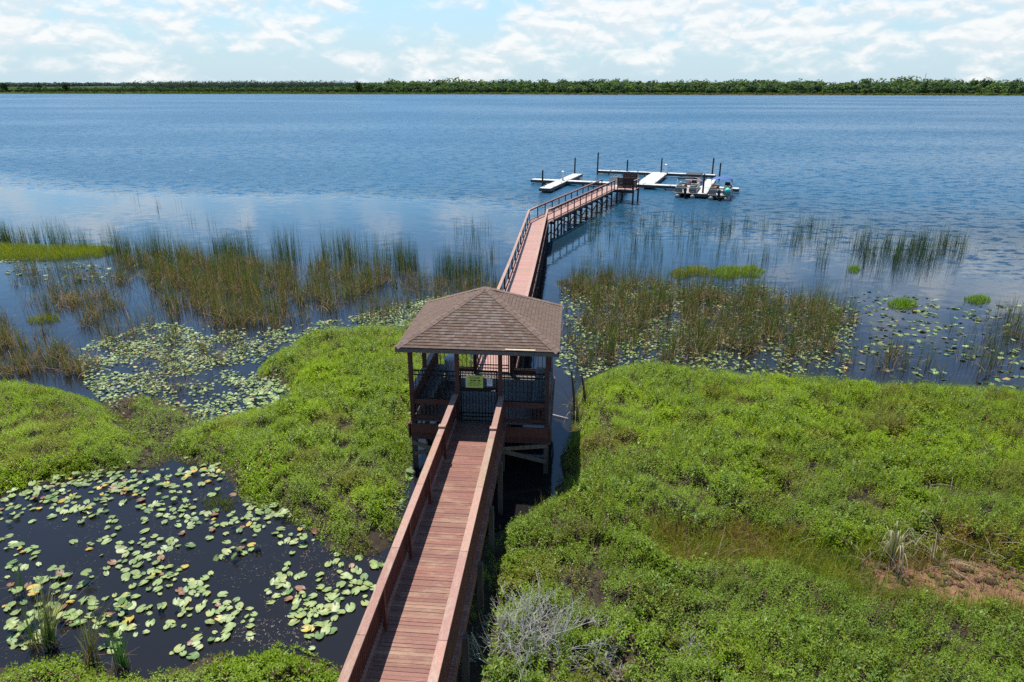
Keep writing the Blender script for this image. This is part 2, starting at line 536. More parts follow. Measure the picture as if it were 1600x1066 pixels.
def tree_crowns(X, Y, Z, H, R, col, nq=60, q=1.5):
    n = len(X); m = n * nq
    u = rng.normal(0, 1, (m, 3)); u /= np.linalg.norm(u, axis=1, keepdims=True)
    rad = rng.uniform(.55, 1.0, m) ** .6
    lob = 1 + .25 * np.sin(3 * np.arctan2(u[:, 1], u[:, 0]) + np.repeat(rng.uniform(0, 6, n), nq)) * (1 - np.abs(u[:, 2]))
    P = u * (rad * lob)[:, None]
    Rr = np.repeat(R, nq); Hh = np.repeat(H, nq)
    P = np.stack([np.repeat(X, nq) + P[:, 0] * Rr, np.repeat(Y, nq) + P[:, 1] * Rr, np.repeat(Z, nq) + Hh * (.5 + .5 * P[:, 2])], 1)
    # leaf masses lie roughly along the crown's surface
    nrm = u + rng.normal(0, .35, (m, 3)); nrm[:, 2] += .25; nrm /= np.linalg.norm(nrm, axis=1, keepdims=True)
    t1 = np.cross(nrm, rng.normal(0, 1, (m, 3))); t1 /= np.linalg.norm(t1, axis=1, keepdims=True); t2 = np.cross(nrm, t1)
    s = (q * rng.uniform(.5, 1.1, m))[:, None] * .5
    V = np.stack([P - t1 * s * 1.2, P + t2 * s, P + t1 * s * 1.2, P - t2 * s], 1).reshape(-1, 3)
    return V, np.arange(4 * m).reshape(m, 4), np.repeat(jitter(np.repeat(col, nq, 0), m, .16, .05), 4, 0)


GREENS = np.array([[.066, .108, .044], [.086, .138, .044], [.056, .090, .046], [.100, .148, .046]])  # crown greens lightened in place of air haze
parts = []
# main wood: rows behind the marsh strip, taller and nearer to the right, thin at far left
for row, (d0, hh, dens_) in enumerate(((110, 6, 380), (135, 10, 420), (165, 13.5, 440), (205, 16, 440), (250, 17.5, 420), (310, 19, 420))):
    X = rng.uniform(-780, 1000, dens_ + 40)
    den = smooth01(-470, -140, X)
    keep = rng.uniform(0, 1, len(X)) < .4 + .6 * den
    X = X[keep]; Y = shore_y(X) + d0 * (1.9 - .9 * den[keep]) + rng.normal(0, 14, len(X))
    H = hh * (.38 + .62 * den[keep]) * rng.uniform(.8, 1.12, len(X)) * (.45 + 1.1 * fbm(X / 55, X * 0 + row * 1.7, 41, 3))
    R = H * rng.uniform(.36, .52, len(X))
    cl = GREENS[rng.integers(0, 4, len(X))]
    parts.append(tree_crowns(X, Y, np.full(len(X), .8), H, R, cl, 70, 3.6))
NH = 380; X = rng.uniform(-950, -250, NH); Y = 1290 + rng.normal(0, 30, NH); H = rng.uniform(4, 9.5, NH)
parts.append(tree_crowns(X, Y, np.full(NH, 1.), H, H * .7, np.repeat([[.062, .100, .036]], NH, 0), 40, 3.0))  # low hedge, its green lightened to stand in for haze
# stand set further back on the left, haze put into its paler bluish leaves
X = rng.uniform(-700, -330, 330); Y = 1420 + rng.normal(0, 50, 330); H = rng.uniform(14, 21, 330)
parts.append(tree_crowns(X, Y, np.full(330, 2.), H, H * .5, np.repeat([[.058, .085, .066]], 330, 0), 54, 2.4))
# bright low scrub at the water's side
NS = 1500; X = rng.uniform(-760, 950, NS); Y = shore_y(X) + rng.uniform(18, 170, NS) * (1 - .6 * smooth01(-200, 100, X)); H = rng.uniform(.7, 2.8, NS)
parts.append(tree_crowns(X, Y, np.full(NS, .6), H, H * 1.3, np.array([[.105, .145, .020], [.075, .12, .02], [.12, .125, .035]])[rng.integers(0, 3, NS)], 24, 1.6))
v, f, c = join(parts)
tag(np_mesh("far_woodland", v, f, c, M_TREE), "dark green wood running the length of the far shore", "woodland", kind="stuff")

# farthest ridge, one mass of tree tops, distance haze painted into their colour
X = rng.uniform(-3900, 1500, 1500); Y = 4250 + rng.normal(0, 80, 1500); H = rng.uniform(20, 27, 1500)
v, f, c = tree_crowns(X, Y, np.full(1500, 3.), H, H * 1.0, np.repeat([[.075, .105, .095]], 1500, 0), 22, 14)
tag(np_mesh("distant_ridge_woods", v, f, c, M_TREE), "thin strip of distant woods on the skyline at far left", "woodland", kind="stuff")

# trees that stand out of the wood
def far_tree(px, dist, topy, rad, label):
    x = (px - 800) / F_PX * dist
    k = dist / F_PX
    x = (px - 800) * k * .94
    h = CAM_H + (HOR - topy) * k * .88
    r = empty("tree", (x, dist, .8), 0, label, "tree", "tall trees above the far wood")
    n = np.array([0.])
    ps = []
    for j in range(5):
        a = j * 1.3 + px; rr = rad * .45
        ps.append(tree_crowns(n + math.cos(a) * rr, n + math.sin(a) * rr, n + h * (.12 + .06 * (j % 3)), np.array([h * .78]), np.array([rad * .72]), np.array([[.028, .052, .022]]), 70, 2.0))
    v, f, c = join(ps)
    np_mesh("crown", v, f, c, M_TREE, r)
    mb = MB(); mb.tube([(0, 0, -1), (.2, 0, h * .3), (-.1, .1, h * .62)], [.55, .42, .2], 7, (.07, .055, .04))
    mb.tube([(.1, 0, h * .3), (rad * .5, 0, h * .6)], [.25, .1], 5, (.07, .055, .04))
    mb.tube([(.1, 0, h * .3), (-rad * .5, .3, h * .6)], [.25, .1], 5, (.07, .055, .04))
    mb.build("trunk", M_TWIG, r)


for a in ((8, 1270, 129, 6, "low round tree at the far left end of the far shore"),
          (61, 1270, 131, 5, "small round tree left of the dark tree on the open marsh shore"),
          (104, 1270, 129.5, 6, "dark round tree standing alone on the marsh shore at far left"),
          (560, 1180, 126.5, 6, "round tree rising over the middle left of the far wood"),
          (912, 1170, 124.5, 7, "broad dark tree standing above the far wood behind the mooring piles"),
          (998, 1180, 126, 6, "tree with rounded top above the far wood right of the bench platform"),
          (1272, 1150, 127, 6, "rounded tree top in the far wood left of the radio mast"),
          (1476, 1130, 122, 6, "slender crowned tree just right of the radio mast"),
          (1497, 1140, 124, 8, "wide round crowned tree second right of the radio mast"),
          (1520, 1120, 124.5, 6, "lower tree just left of the tallest far tree"),
          (1538, 1120, 120.5, 8, "tallest dark tree on the far shore at right"),
          (1586, 1110, 122, 7, "tall round tree at the right end of the far shore")):
    far_tree(*a)

# radio mast
k = 1300 / F_PX * .94
r = empty("radio_mast", ((1442 - 800) * k, 1300, 0), 0, "thin pale radio mast rising above the far wood at right", "mast")
mb = MB(); top = CAM_H + (HOR - 115) * 1300 / F_PX * .88
for a in range(3):
    x, y = .45 * math.cos(a * 2.094), .45 * math.sin(a * 2.094)
    mb.tube([(x, y, 0), (x * .7, y * .7, top)], [.14, .1], 5, (.35, .33, .32))
for i in range(26):
    z = i * top / 26
    for a in range(3):
        p = (.44 * math.cos(a * 2.094), .44 * math.sin(a * 2.094), z); q = (.44 * math.cos(a * 2.094 + 2.094), .44 * math.sin(a * 2.094 + 2.094), z + top / 26)
        mb.bar(p, q, .08, .08, (.35, .33, .32))
mb.build("lattice", M_ANY, r)
mb = MB(); mb.tube([(0, 0, top), (0, 0, top + 2.5)], [.1, .05], 6, (.5, .3, .28)); mb.build("aerial", M_ANY, r)


def house(px, dist, zb, w_, lab, wall=(.36, .33, .28), roof=(.3, .24, .2)):
    k = dist / F_PX * .94
    r = empty("house", ((px - 800) * k, dist, 1.5), 0, lab, "house", "houses beyond the far marsh")
    mb = MB(); mb.box(-w_ / 2, w_ / 2, 0, 8, 0, 4.5, wall); mb.build("wall", M_ANY, r)
    mb = MB(); a = w_ / 2 + .5
    vs = [(-a, -.6, 4.5), (a, -.6, 4.5), (a, 8.6, 4.5), (-a, 8.6, 4.5), (-a * .7, 4, 7.4), (a * .7, 4, 7.4)]
    mb.add(vs, [(0, 1, 5, 4), (1, 2, 5), (2, 3, 4, 5), (3, 0, 4), (3, 2, 1, 0)], roof); mb.build("roof", M_ANY, r)
    mb = MB()
    for i in (-.28, .1):
        mb = MB(); mb.box(i * w_, i * w_ + 1.6, -.06, 0, 1.2, 2.8, (.05, .06, .07)); mb.build("window", M_ANY, r)


house(252, 1450, 1, 9, "pale low house below the dark trees at far left")
house(300, 1460, 1, 13, "long pale house right of the low one at far left")
house(470, 1400, 1, 9, "pale house with brown roof among trees left of the pier", (.5, .42, .35))
house(524, 1400, 1, 10, "small tan house half hidden in the far wood", (.52, .44, .36))

# ------------------------------------------------------------------ boardwalk to the gazebo
HEAD = math.radians(5.0)
U = Vector((math.sin(HEAD), math.cos(HEAD), 0)); Rv = Vector((math.cos(HEAD), -math.sin(HEAD), 0))
GF = Vector((-1.03, 19.6, 0))            # middle of the gazebo front
ZD = 1.72                                # deck level


def planks(mb, x0, x1, y0, y1, z, step, gap, th, col, hue=.05, a=.14):
    y = y0
    while y < y1 - .01:
        e = random.uniform(-.004, .004)
        cl = vary(col, a, hue); u_ = random.random()
        if u_ < .07: cl = tuple(cl[q] * .72 + (.27, .19, .125)[q] * .28 for q in range(3))
        elif u_ < .12: cl = tuple(q * .82 for q in cl)
        mb.box(x0, x1, y + gap / 2, min(y + step, y1) - gap / 2, z - th, z + e, cl)
        y += step


def railing(parent, side, y0, y1, z, posts, name="railing"):
    """side -1 / 1; local frame of the boardwalk"""
    r = bpy.data.objects.new(name, None); COL.objects.link(r); r.parent = parent; r.empty_display_size = .1
    xc = side * .72
    ps = [y0] + [p for p in posts if y0 < p < y1] + [y1]
    ys = y0
    k = 0
    while ys < y1 - .05:                    # cap boards butt end to end
        ye = min(ys + 2.44, y1)
        mb = MB(); mb.box(xc - .085, xc + .085, ys + .003, ye - .003, z + .965, z + 1.005, vary(C_CAP, .16, .05)); mb.build("cap_rail", M_CAP, r, bevel=.006)
        ys = ye; k += 1
    mb = MB(); mb.box(xc - .02, xc + .02, y0, y1, z + .875, z + .965, C_PAINT); mb.build("top_rail", M_WOOD, r)
    mb = MB(); mb.box(xc - .022, xc + .022, y0, y1, z + .085, z + .165, vary(C_CAP, .1)); mb.build("bottom_rail", M_WOOD, r)
    mb = MB(); y = y0 + .05
    while y < y1:
        mb.box(xc + side * .021, xc + side * .059, y - .026, y + .026, z + .06, z + .955, vary(C_PAINT, .15, .05)); y += .098
    mb.build("pickets", M_WOOD, r)
    for p in posts:
        mb = MB(); mb.box(xc - side * .058 - .030, xc - side * .058 + .030, p - .045, p + .045, z + .004, z + .962, vary(C_PAINT, .12)); mb.build("post", M_WOOD, r)
    return r


bw = empty("boardwalk", tuple(GF), -HEAD, "red painted boardwalk with picket railings leading up to the gazebo gate", "boardwalk")
Y0, Y1 = -17.5, -.06
mb = MB(); planks(mb, -.86, .86, Y0, Y1, ZD, .0955, .008, .036, C_DECK, .05, .12); mb.build("deck", M_DECK, bw)
PY = [-2.35 - 2.2 * i for i in range(7)]
for s in (-1, 1):
    railing(bw, s, Y0, -.1, ZD, PY)
    mb = MB(); mb.box(s * .86 - (.04 if s > 0 else 0), s * .86 + (0 if s > 0 else .04), Y0, Y1, ZD - .28, ZD - .04, vary(C_PAINT, .1)); mb.build("stringer", M_WOOD, bw)
    for p in PY:
        mb = MB(); mb.box(s * .90 - .065, s * .90 + .065, p - .065, p + .065, -1.2, ZD - .05, vary(C_PILE, .15)); mb.build("pile", M_PILE, bw)
    # raised block where the two lengths of cap meet
    mb = MB(); mb.box(s * .72 - .10, s * .72 + .10, -2.43, -2.27, ZD + 1.006, ZD + 1.07, C_CAP); mb.box(s * .72 - .08, s * .72 + .08, -2.41, -2.29, ZD + .93, ZD + .964, C_PAINT)
    mb.build("post_cap", M_WOOD, bw, bevel=.006)
for p in PY:
    mb = MB(); mb.box(-.97, .97, p + .07, p + .115, ZD - .50, ZD - .285, vary(C_PILE, .1)); mb.build("cross_beam", M_PILE, bw)

# ------------------------------------------------------------------ gazebo
gz = empty("gazebo", tuple(GF), -HEAD, "square wooden gazebo with brown shingled hip roof standing over the water", "gazebo")
GW, GD = 2.12, 3.95
C_POST = (.085, .034, .027)
mb = MB()
planks(mb, -GW - .1, GW + .1, .0, GD + .06, ZD + .004, .141, .008, .036, C_GREY, .05, .16); mb.build("floor", M_WOOD, gz)
mb = MB()
for x0, x1, y0, y1 in ((-GW - .07, GW + .07, -.11, -.055), (-GW - .07, GW + .07, GD + .062, GD + .11), (-GW - .155, -GW - .101, -.11, GD + .11), (GW + .101, GW + .155, -.11, GD + .11)):
    mb.box(x0, x1, y0, y1, ZD - .40, ZD - .08, vary(C_PAINT, .12)); mb.box(x0 + .01, x1 - .01, y0 + .006, y1 - .006, ZD - .62, ZD - .405, vary(C_POST, .12))
mb.build("skirt_board", M_WOOD, gz)
for x in (-GW, -.67, .67, GW):
    for y in (0, GD):
        mb = MB(); mb.box(x - .062, x + .062, y - .05, y + .075, ZD + .008, 4.07, vary(C_POST, .1)); mb.build("post", M_WOOD, gz)
for x in (-GW, GW):
    mb = MB(); mb.box(x - .062, x + .062, GD * .5 - .062, GD * .5 + .062, ZD + .008, 4.07, vary(C_POST, .1)); mb.build("post", M_WOOD, gz)
for x in (-GW, -.72, .72, GW):
    for y in (.01, GD * .5, GD - .05):
        mb = MB(); mb.box(x - .075, x + .075, y - .06, y + .07, -1.2, ZD - .05, vary(C_PILE, .12)); mb.build("pile", M_PILE, gz)
for x0, x1, y0, y1 in ((-GW - .09, GW + .09, -.07, .085), (-GW - .09, GW + .09, GD - .07, GD + .09), (-GW - .09, -GW + .075, .09, GD - .075), (GW - .075, GW + .09, .09, GD - .075)):
    mb = MB(); mb.box(x0, x1, y0, y1, 4.074, 4.26, vary(C_POST, .1)); mb.build("beam", M_WOOD, gz)
# diagonal braces under the floor
for p, q in (((.74, -.09, .86), (2.14, -.09, 1.03)), ((.74, -.135, .80), (2.14, -.135, .48)), ((-2.14, -.09, .55), (-.74, -.09, .92)), ((-2.14, -.135, 1.0), (-.74, -.135, .5)),
             ((-2.21, .1, .35), (-2.21, 1.9, 1.05)), ((2.21, .1, 1.05), (2.21, 1.9, .35)), ((2.21, 2.0, .4), (2.21, 3.8, 1.0)), ((-2.21, 2.0, 1.0), (-2.21, 3.8, .4))):
    mb = MB(); mb.bar(p, q, .045, .13, vary((.15, .115, .085), .15)); mb.build("brace", M_PILE, gz)


def gz_rail(kind, x0, x1, yc):
    """lower timber rail with pickets, black fence above (front) or black fence only (back)"""
    r = bpy.data.objects.new("railing", None); COL.objects.link(r); r.parent = gz; r.empty_display_size = .1
    if kind == "front":
        mb = MB(); mb.box(x0, x1, yc - .03, yc + .03, 2.30, 2.46, vary(C_PAINT, .08)); mb.build("top_rail", M_WOOD, r)
        mb = MB(); mb.box(x0, x1, yc - .028, yc + .028, ZD + .06, ZD + .18, vary(C_POST, .08)); mb.build("bottom_rail", M_WOOD, r)
        mb = MB(); n = int((x1 - x0) / .115)
        for i in range(n):
            x = x0 + (i + .5) * (x1 - x0) / n; mb.box(x - .016, x + .016, yc - .016, yc + .016, ZD + .19, 2.29, vary(C_POST, .1))
        mb.build("pickets", M_WOOD, r); z0, z1, zm = 2.47, 3.45, 3.28
    else:
        mb = MB(); mb.box(x0, x1, yc - .05, yc + .05, 2.60, 2.70, vary(C_POST, .08)); mb.build("top_rail", M_WOOD, r)
        mb = MB(); mb.box(x0, x1, yc - .04, yc + .04, ZD + .07, ZD + .20, vary(C_POST, .08)); mb.build("bottom_rail", M_WOOD, r)
        z0, z1, zm = ZD + .21, 2.59, 2.3
    mb = MB(); n = int((x1 - x0) / (.115 if kind == "front" else .15))
    for i in range(n):
        x = x0 + (i + .5) * (x1 - x0) / n; mb.box(x - .009, x + .009, yc - .009, yc + .009, z0, z1)
    for z in ((z1 - .02, zm, z0 + .02) if kind == "front" else (z1 - .02, z0 + .02)): mb.box(x0, x1, yc - .014, yc + .014, z - .018, z + .018)
    mb.build("metal_bars", M_BLACK, r)


gz_rail("front", -GW + .07, -.74, .01); gz_rail("front", .74, GW - .07, .01)
gz_rail("back", -GW + .07, -.74, GD); gz_rail("back", .74, GW - .07, GD)
for s in (-1, 1):                                                          # side rails, boarded, with a broad cap, and the benches
    r = bpy.data.objects.new("railing", None); COL.objects.link(r); r.parent = gz; r.empty_display_size = .1
    for y0, y1 in ((.09, GD * .5 - .07), (GD * .5 + .07, GD - .07)):
        mb = MB(); mb.box(s * GW - .085, s * GW + .085, y0, y1, 2.70, 2.74, (.17, .145, .14)); mb.build("cap_rail", M_WOOD, r)
        mb = MB(); y = y0 + .02
        while y < y1 - .1:
            mb.box(s * GW - .02, s * GW + .02, y, y + .13, ZD + .08, 2.69, vary(C_POST, .15)); y += .145
        mb.build("boarding", M_WOOD, r)
    b = bpy.data.objects.new("bench", None); COL.objects.link(b); b.parent = gz; b.empty_display_size = .1
    mb = MB()
    for i in range(3):
        x = s * (GW - .14 - i * .15); mb.box(x - .068, x + .068, .25, GD - .35, 2.14, 2.18, vary((.13, .12, .115), .15))
    mb.build("seat", M_WOOD, b)
    for y in (.5, 1.9, 3.3):
        mb = MB(); mb.box(s * (GW - .5) - .04, s * (GW - .5) + .04, y, y + .09, ZD + .006, 2.138, C_GREY); mb.build("leg", M_WOOD, b)
    mb = MB(); mb.box(s * (GW - .5) - .02, s * (GW - .5) + .02, .25, GD - .35, ZD + .12, 2.13, (.10, .097, .1)) if s > 0 else None
    if s > 0: mb.build("front_board", M_WOOD, b)

# roof: shingle courses on four slopes
EX, EY0, EY1, EZ, AZ = 2.46, -.36, GD + .36, 4.30, 5.58
cxm, cym = 0.0, (EY0 + EY1) / 2
apex = Vector((cxm, cym, AZ))
cor = [Vector((-EX, EY0, EZ)), Vector((EX, EY0, EZ)), Vector((EX, EY1, EZ)), Vector((-EX, EY1, EZ))]
mb = MB()
for sdx in range(4):
    A, B = cor[sdx], cor[(sdx + 1) % 4]
    nrm = (B - A).cross(apex - A).normalized()
    NC = 23
    for j in range(NC):
        t0, t1 = j / NC, min(1, (j + 1.25) / NC)
        a0 = A.lerp(apex, t0); b0 = B.lerp(apex, t0); a1 = A.lerp(apex, t1); b1 = B.lerp(apex, t1)
        ln = (b0 - a0).length; k = max(1, int(ln / .14)); off = random.random()
        cuts = [0] + [min(1, (i + off) / k) for i in range(k) if .02 < (i + off) / k < .98] + [1]
        for i in range(len(cuts) - 1):
            u0, u1 = cuts[i], cuts[i + 1]
            c = vary((.118, .080, .061), .11, .04)
            if sdx == 0:                                                   # the worn, paler middle of the front slope
                g = max(0, 1 - abs((u0 + u1) / 2 - .5) * 1.7) * min(1, j / 7)
                if random.random() < g * .75: c = tuple(c[q] * .65 + (.17, .145, .13)[q] * .4 for q in range(3))
            h0 = .022 + random.uniform(0, .008); h1 = .006
            P = [a0.lerp(b0, u0) + nrm * h0, a0.lerp(b0, u1) + nrm * h0, a1.lerp(b1, u1) + nrm * h1, a1.lerp(b1, u0) + nrm * h1]
            mb.add(P, [(0, 1, 2, 3)], c)
            mb.add([P[0], P[1], P[1] - nrm * .02, P[0] - nrm * .02], [(0, 3, 2, 1)], tuple(q * .6 for q in c))
roof = mb.build("roof", M_ROOF, gz)
mb = MB(); lo = Vector((0, 0, -.03))
mb.add([c + lo for c in cor] + [apex + lo], [(0, 4, 1), (1, 4, 2), (2, 4, 3), (3, 4, 0)], (.09, .055, .04)); mb.build("roof_sheathing", M_WOOD, roof)
def face_n(i): return (cor[(i + 1) % 4] - cor[i]).cross(apex - cor[i]).normalized()


for ci in range(4):
    c = cor[ci]; d = (apex - c); n_ = 16; dn_ = d.normalized()
    mb = MB()
    for nn_, sg in ((face_n(ci), 1), (face_n((ci + 3) % 4), -1)):
        sd_ = nn_.cross(dn_).normalized() * .13
        tgt = cor[(ci + 1) % 4] if sg > 0 else cor[(ci + 3) % 4]
        if sd_.dot(tgt - c) < 0: sd_ = -sd_
        for i in range(n_):
            p = c + d * (i / n_); q = c + d * min(1, (i + 1.15) / n_); lift = Vector((0, 0, .044)); l2 = Vector((0, 0, .034)); cl = vary((.150, .104, .082), .10)
            P_ = [p + lift, p + sd_ + nn_ * .034, q + sd_ * (1 if i < n_ - 1 else .3) + nn_ * .026, q + l2]
            mb.add(P_ if sg < 0 else P_[::-1], [(0, 1, 2, 3)], cl)
    mb.build("hip_cap", M_ROOF, roof)
for a, b in ((0, 1), (1, 2), (2, 3), (3, 0)):
    A, B = cor[a], cor[b]; dn = Vector((0, 0, -.075))
    mb = MB(); mb.bar(A + dn, B + dn, .03, .12, vary((.12, .10, .085), .1)); mb.build("fascia", M_WOOD, roof)
mb = MB(); mb.box(.86, 1.76, EY0 - .03, EY0 + .10, EZ + .032, EZ + .052, (.42, .32, .22)); mb.build("patch_strip", M_WOOD, roof)
mb = MB()
for x in np.linspace(-2.3, 2.3, 9):
    mb.bar((x, EY0 + .03, EZ - .07), (x * .1, cym, AZ - .12), .04, .1, (.09, .05, .036))
    mb.bar((x, EY1 - .03, EZ - .07), (x * .1, cym, AZ - .12), .04, .1, (.09, .05, .036))
mb.build("rafters", M_WOOD, roof)

# gates
def gate(x0, x1, y, z0, z1, label, lock):
    r = empty("gate", tuple(GF + U * y + Rv * ((x0 + x1) / 2)), -HEAD, label, "gate")
    h = (x1 - x0) / 2
    mb = MB()
    for x in (-h + .02, h - .02): mb.box(x - .02, x + .02, -.02, .02, z0, z1)
    for z in (z0 + .02, z1 - .02, z0 + .17, z0 + .30): mb.box(-h + .04, h - .04, -.018, .018, z - .016, z + .016)
    mb.build("frame", M_BLACK, r)
    mb = MB(); n = 11
    for i in range(n):
        x = -h + .04 + (i + .5) * (2 * h - .08) / n; mb.box(x - .009, x + .009, -.009, .009, z0 + .04, z1 - .04)
    mb.build("bars", M_BLACK, r)
    if lock:
        mb = MB(); mb.box(-h + .04, h - .04, -.035, .03, lock - .06, lock + .06); mb.build("lock_rail", M_BLACK, r)
        mb = MB(); mb.tube([(h - .10, -.07, lock + .0), (h - .20, -.08, lock - .01)], [.014, .012], 8); mb.tube([(h - .09, -.03, lock), (h - .09, -.08, lock)], [.03, .03], 10); mb.build("handle", M_STEEL, r)
        mb = MB()
        for z in (z0 + .25, z1 - .3): mb.box(-h - .022, -h, -.03, .03, z - .06, z + .06)
        mb.build("hinge", M_BLACK, r)
    return r


gate(-.585, .585, .01, ZD + .03, 3.50, "black barred metal gate in the front of the gazebo, bearing the yellow sign", 2.86)
gate(-.585, .585, GD, ZD + .05, 3.2, "black barred metal gate at the back of the gazebo, leading to the far pier", None)

# signs on the gate
r = empty("sign", tuple(GF + Rv * -.13 + U * -.035), -HEAD, "yellow green notice with dark lettering fixed to the front gate of the gazebo", "sign")
mb = MB(); mb.box(-.27, .27, -.012, 0, 2.93, 3.34, (.44, .52, .10)); mb.build("panel", M_ANY, r)
mb = MB(); mb.box(-.262, -.205, -.0145, -.0122, 2.94, 3.33, (.50, .52, .30)); mb.build("margin", M_ANY, r)
mb = MB(); rr = random.Random(5)
def row(zc, h, xa, xb, col, lw, words=()):
    x = xa; i = 0
    while x < xb:
        if i not in words:
            mb.box(x, x + lw * .74, -.0165, -.0145, zc - h / 2, zc + h / 2 * rr.choice((1, 1, .65)), col)
            if lw > .02: mb.box(x + lw * .25, x + lw * .45, -.0172, -.0166, zc - h * .2, zc + h * .2, (.30, .36, .07))
        x += lw; i += 1
row(3.285, .022, -.15, .19, (.10, .13, .02), .019, (3, 11)); row(3.245, .022, -.12, .17, (.10, .13, .02), .019, (6,))
row(3.175, .05, -.135, .19, (.015, .02, .01), .034, (6,))
row(3.10, .022, -.14, .17, (.08, .11, .02), .019, (5, 10)); row(3.055, .02, -.23, .2, (.12, .16, .03), .019, (4, 9, 15)); row(3.0, .018, -.2, .15, (.14, .18, .04), .019, (7,))
mb.build("lettering", M_ANY, r)
r = empty("sign", tuple(GF + Rv * .345 + U * -.035), -HEAD, "small white notice beside the yellow sign on the gazebo gate", "sign")
mb = MB(); mb.box(-.085, .085, -.012, 0, 3.0, 3.24, (.55, .52, .58)); mb.build("panel", M_ANY, r)
mb = MB(); row(3.19, .014, -.07, .06, (.2, .18, .25), .017, (3,)); row(3.15, .014, -.07, .06, (.2, .18, .25), .017, (4,)); row(3.11, .014, -.05, .05, (.12, .10, .15), .017); mb.build("lettering", M_ANY, r)

# bin inside
p = GF + Rv * -1.42 + U * 3.3
r = empty("trash_bin", (p.x, p.y, ZD + .006), 0, "pale grey round bin standing by the bench at the back of the gazebo", "bin")
mb = MB(); mb.tube([(0, 0, 0), (0, 0, .05), (0, 0, .78), (0, 0, .80)], [.2, .21, .25, .26], 18, (.42, .42, .46)); mb.build("body", M_ANY, r)
mb = MB(); mb.tube([(0, 0, .802), (0, 0, .84), (0, 0, .90), (0, 0, .92)], [.275, .275, .2, .06], 18, (.5, .5, .55)); mb.build("lid", M_ANY, r)

# ------------------------------------------------------------------ far pier (two straight lengths with a bend)
ZF = 1.40
C_FD = (.33, .178, .133)  # paler from wear, and from grazing sky reflection put into the colour
S0 = GF + U * (GD + .13)
BEND = Vector((2.10, 55.5, 0))
H2 = math.radians(23.2); U2 = Vector((math.sin(H2), math.cos(H2), 0)); R2 = Vector((math.cos(H2), -math.sin(H2), 0))
L2 = 20.6
END = BEND + U2 * L2
hw = .72
pier = empty("pier", (0, 0, 0), 0, "long pale red pier with a bend, running from the gazebo out to the end platform", "pier")


def seg_point(s, x, which):
    if which == 1:
        d = (BEND - S0); l = d.length; t = s / l
        z = ZD + (ZF - ZD) * min(1, t * 2.2)
        u = d / l; r_ = Vector((u.y, -u.x, 0))
        return S0 + u * s + r_ * x + Vector((0, 0, z))
    return BEND + U2 * s + R2 * x + Vector((0, 0, ZF))


Ls1 = (BEND - S0).length
mb = MB()


def plank_q(P, th, col):
    mb.add([p - Vector((0, 0, th)) for p in P] + P, BOXF, col)


s = 0
mit = math.tan((H2 - HEAD) / 2) * .80         # mitre of the bend
while s < Ls1 - .8:
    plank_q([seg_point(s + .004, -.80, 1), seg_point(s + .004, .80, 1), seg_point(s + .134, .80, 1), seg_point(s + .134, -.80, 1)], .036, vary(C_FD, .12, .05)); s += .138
send = s
nfan = 10                                        # fan of wedge boards at the bend
for i in range(nfan):
    t0, t1 = i / nfan, (i + .94) / nfan
    l0, l1 = seg_point(send, -.80, 1), seg_point(.5, -.80, 2); r0, r1 = seg_point(send, .80, 1), seg_point(.5, .80, 2)
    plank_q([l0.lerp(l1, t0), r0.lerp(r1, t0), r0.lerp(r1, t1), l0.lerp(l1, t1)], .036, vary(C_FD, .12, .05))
s = .5
while s < L2:
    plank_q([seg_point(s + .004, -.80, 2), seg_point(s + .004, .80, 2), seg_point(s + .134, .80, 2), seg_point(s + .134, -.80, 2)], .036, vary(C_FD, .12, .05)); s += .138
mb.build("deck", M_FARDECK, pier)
C_DP = (.050, .024, .020)
stations = [(1, .25 + i * (Ls1 - .35) / 14) for i in range(14)] + [(1, Ls1 - .1)] + [(2, 1.75 * (i + 1)) for i in range(11)]
for sd in (-1, 1):
    r = bpy.data.objects.new("railing", None); COL.objects.link(r); r.parent = pier; r.empty_display_size = .1
    pts = []
    for wch, s_ in stations:
        xx = sd * hw
        if wch == 1 and s_ > Ls1 - .2: pts.append((seg_point(Ls1 - sd * -.11 * 1, xx, 1))); continue
        pts.append(seg_point(s_, xx, wch))
    pts.append(seg_point(L2 - (.0 if sd < 0 else .15), sd * hw, 2))
    for i in range(len(pts)):
        P = pts[i]
        mb = MB(); mb.box(P.x - .045, P.x + .045, P.y - .045, P.y + .045, P.z - .02, P.z + .955, vary(C_DP, .12)); mb.build("post", M_WOOD, r)
    for i in range(len(pts) - 1):
        a, b = pts[i], pts[i + 1]; z = Vector((0, 0, .978))
        mb = MB(); mb.bar(a + z, b + z, .15, .04, vary((.30, .18, .135) if i < 15 else (.16, .085, .07), .1)); mb.build("cap_rail", M_WOOD, r)
        z = Vector((0, 0, .11))
        mb = MB(); mb.bar(a + z, b + z, .05, .09, vary((.26, .16, .13), .1)); mb.build("bottom_rail", M_WOOD, r)
        z = Vector((0, 0, .90))
        mb = MB(); mb.bar(a + z, b + z, .035, .09, vary(C_DP, .1)); mb.build("top_rail", M_WOOD, r)
    # boarded-in pickets along the near length on the lake's right hand side
    if sd > 0:
        mb = MB()
        for i in range(14):
            a, b = pts[i], pts[i + 1]; n_ = 16
            for q in range(n_):
                p = a.lerp(b, (q + .5) / n_); mb.box(p.x + .02, p.x + .05, p.y - .022, p.y + .022, p.z + .1, p.z + .93, vary(C_DP, .15))
        mb.build("pickets", M_WOOD, r)
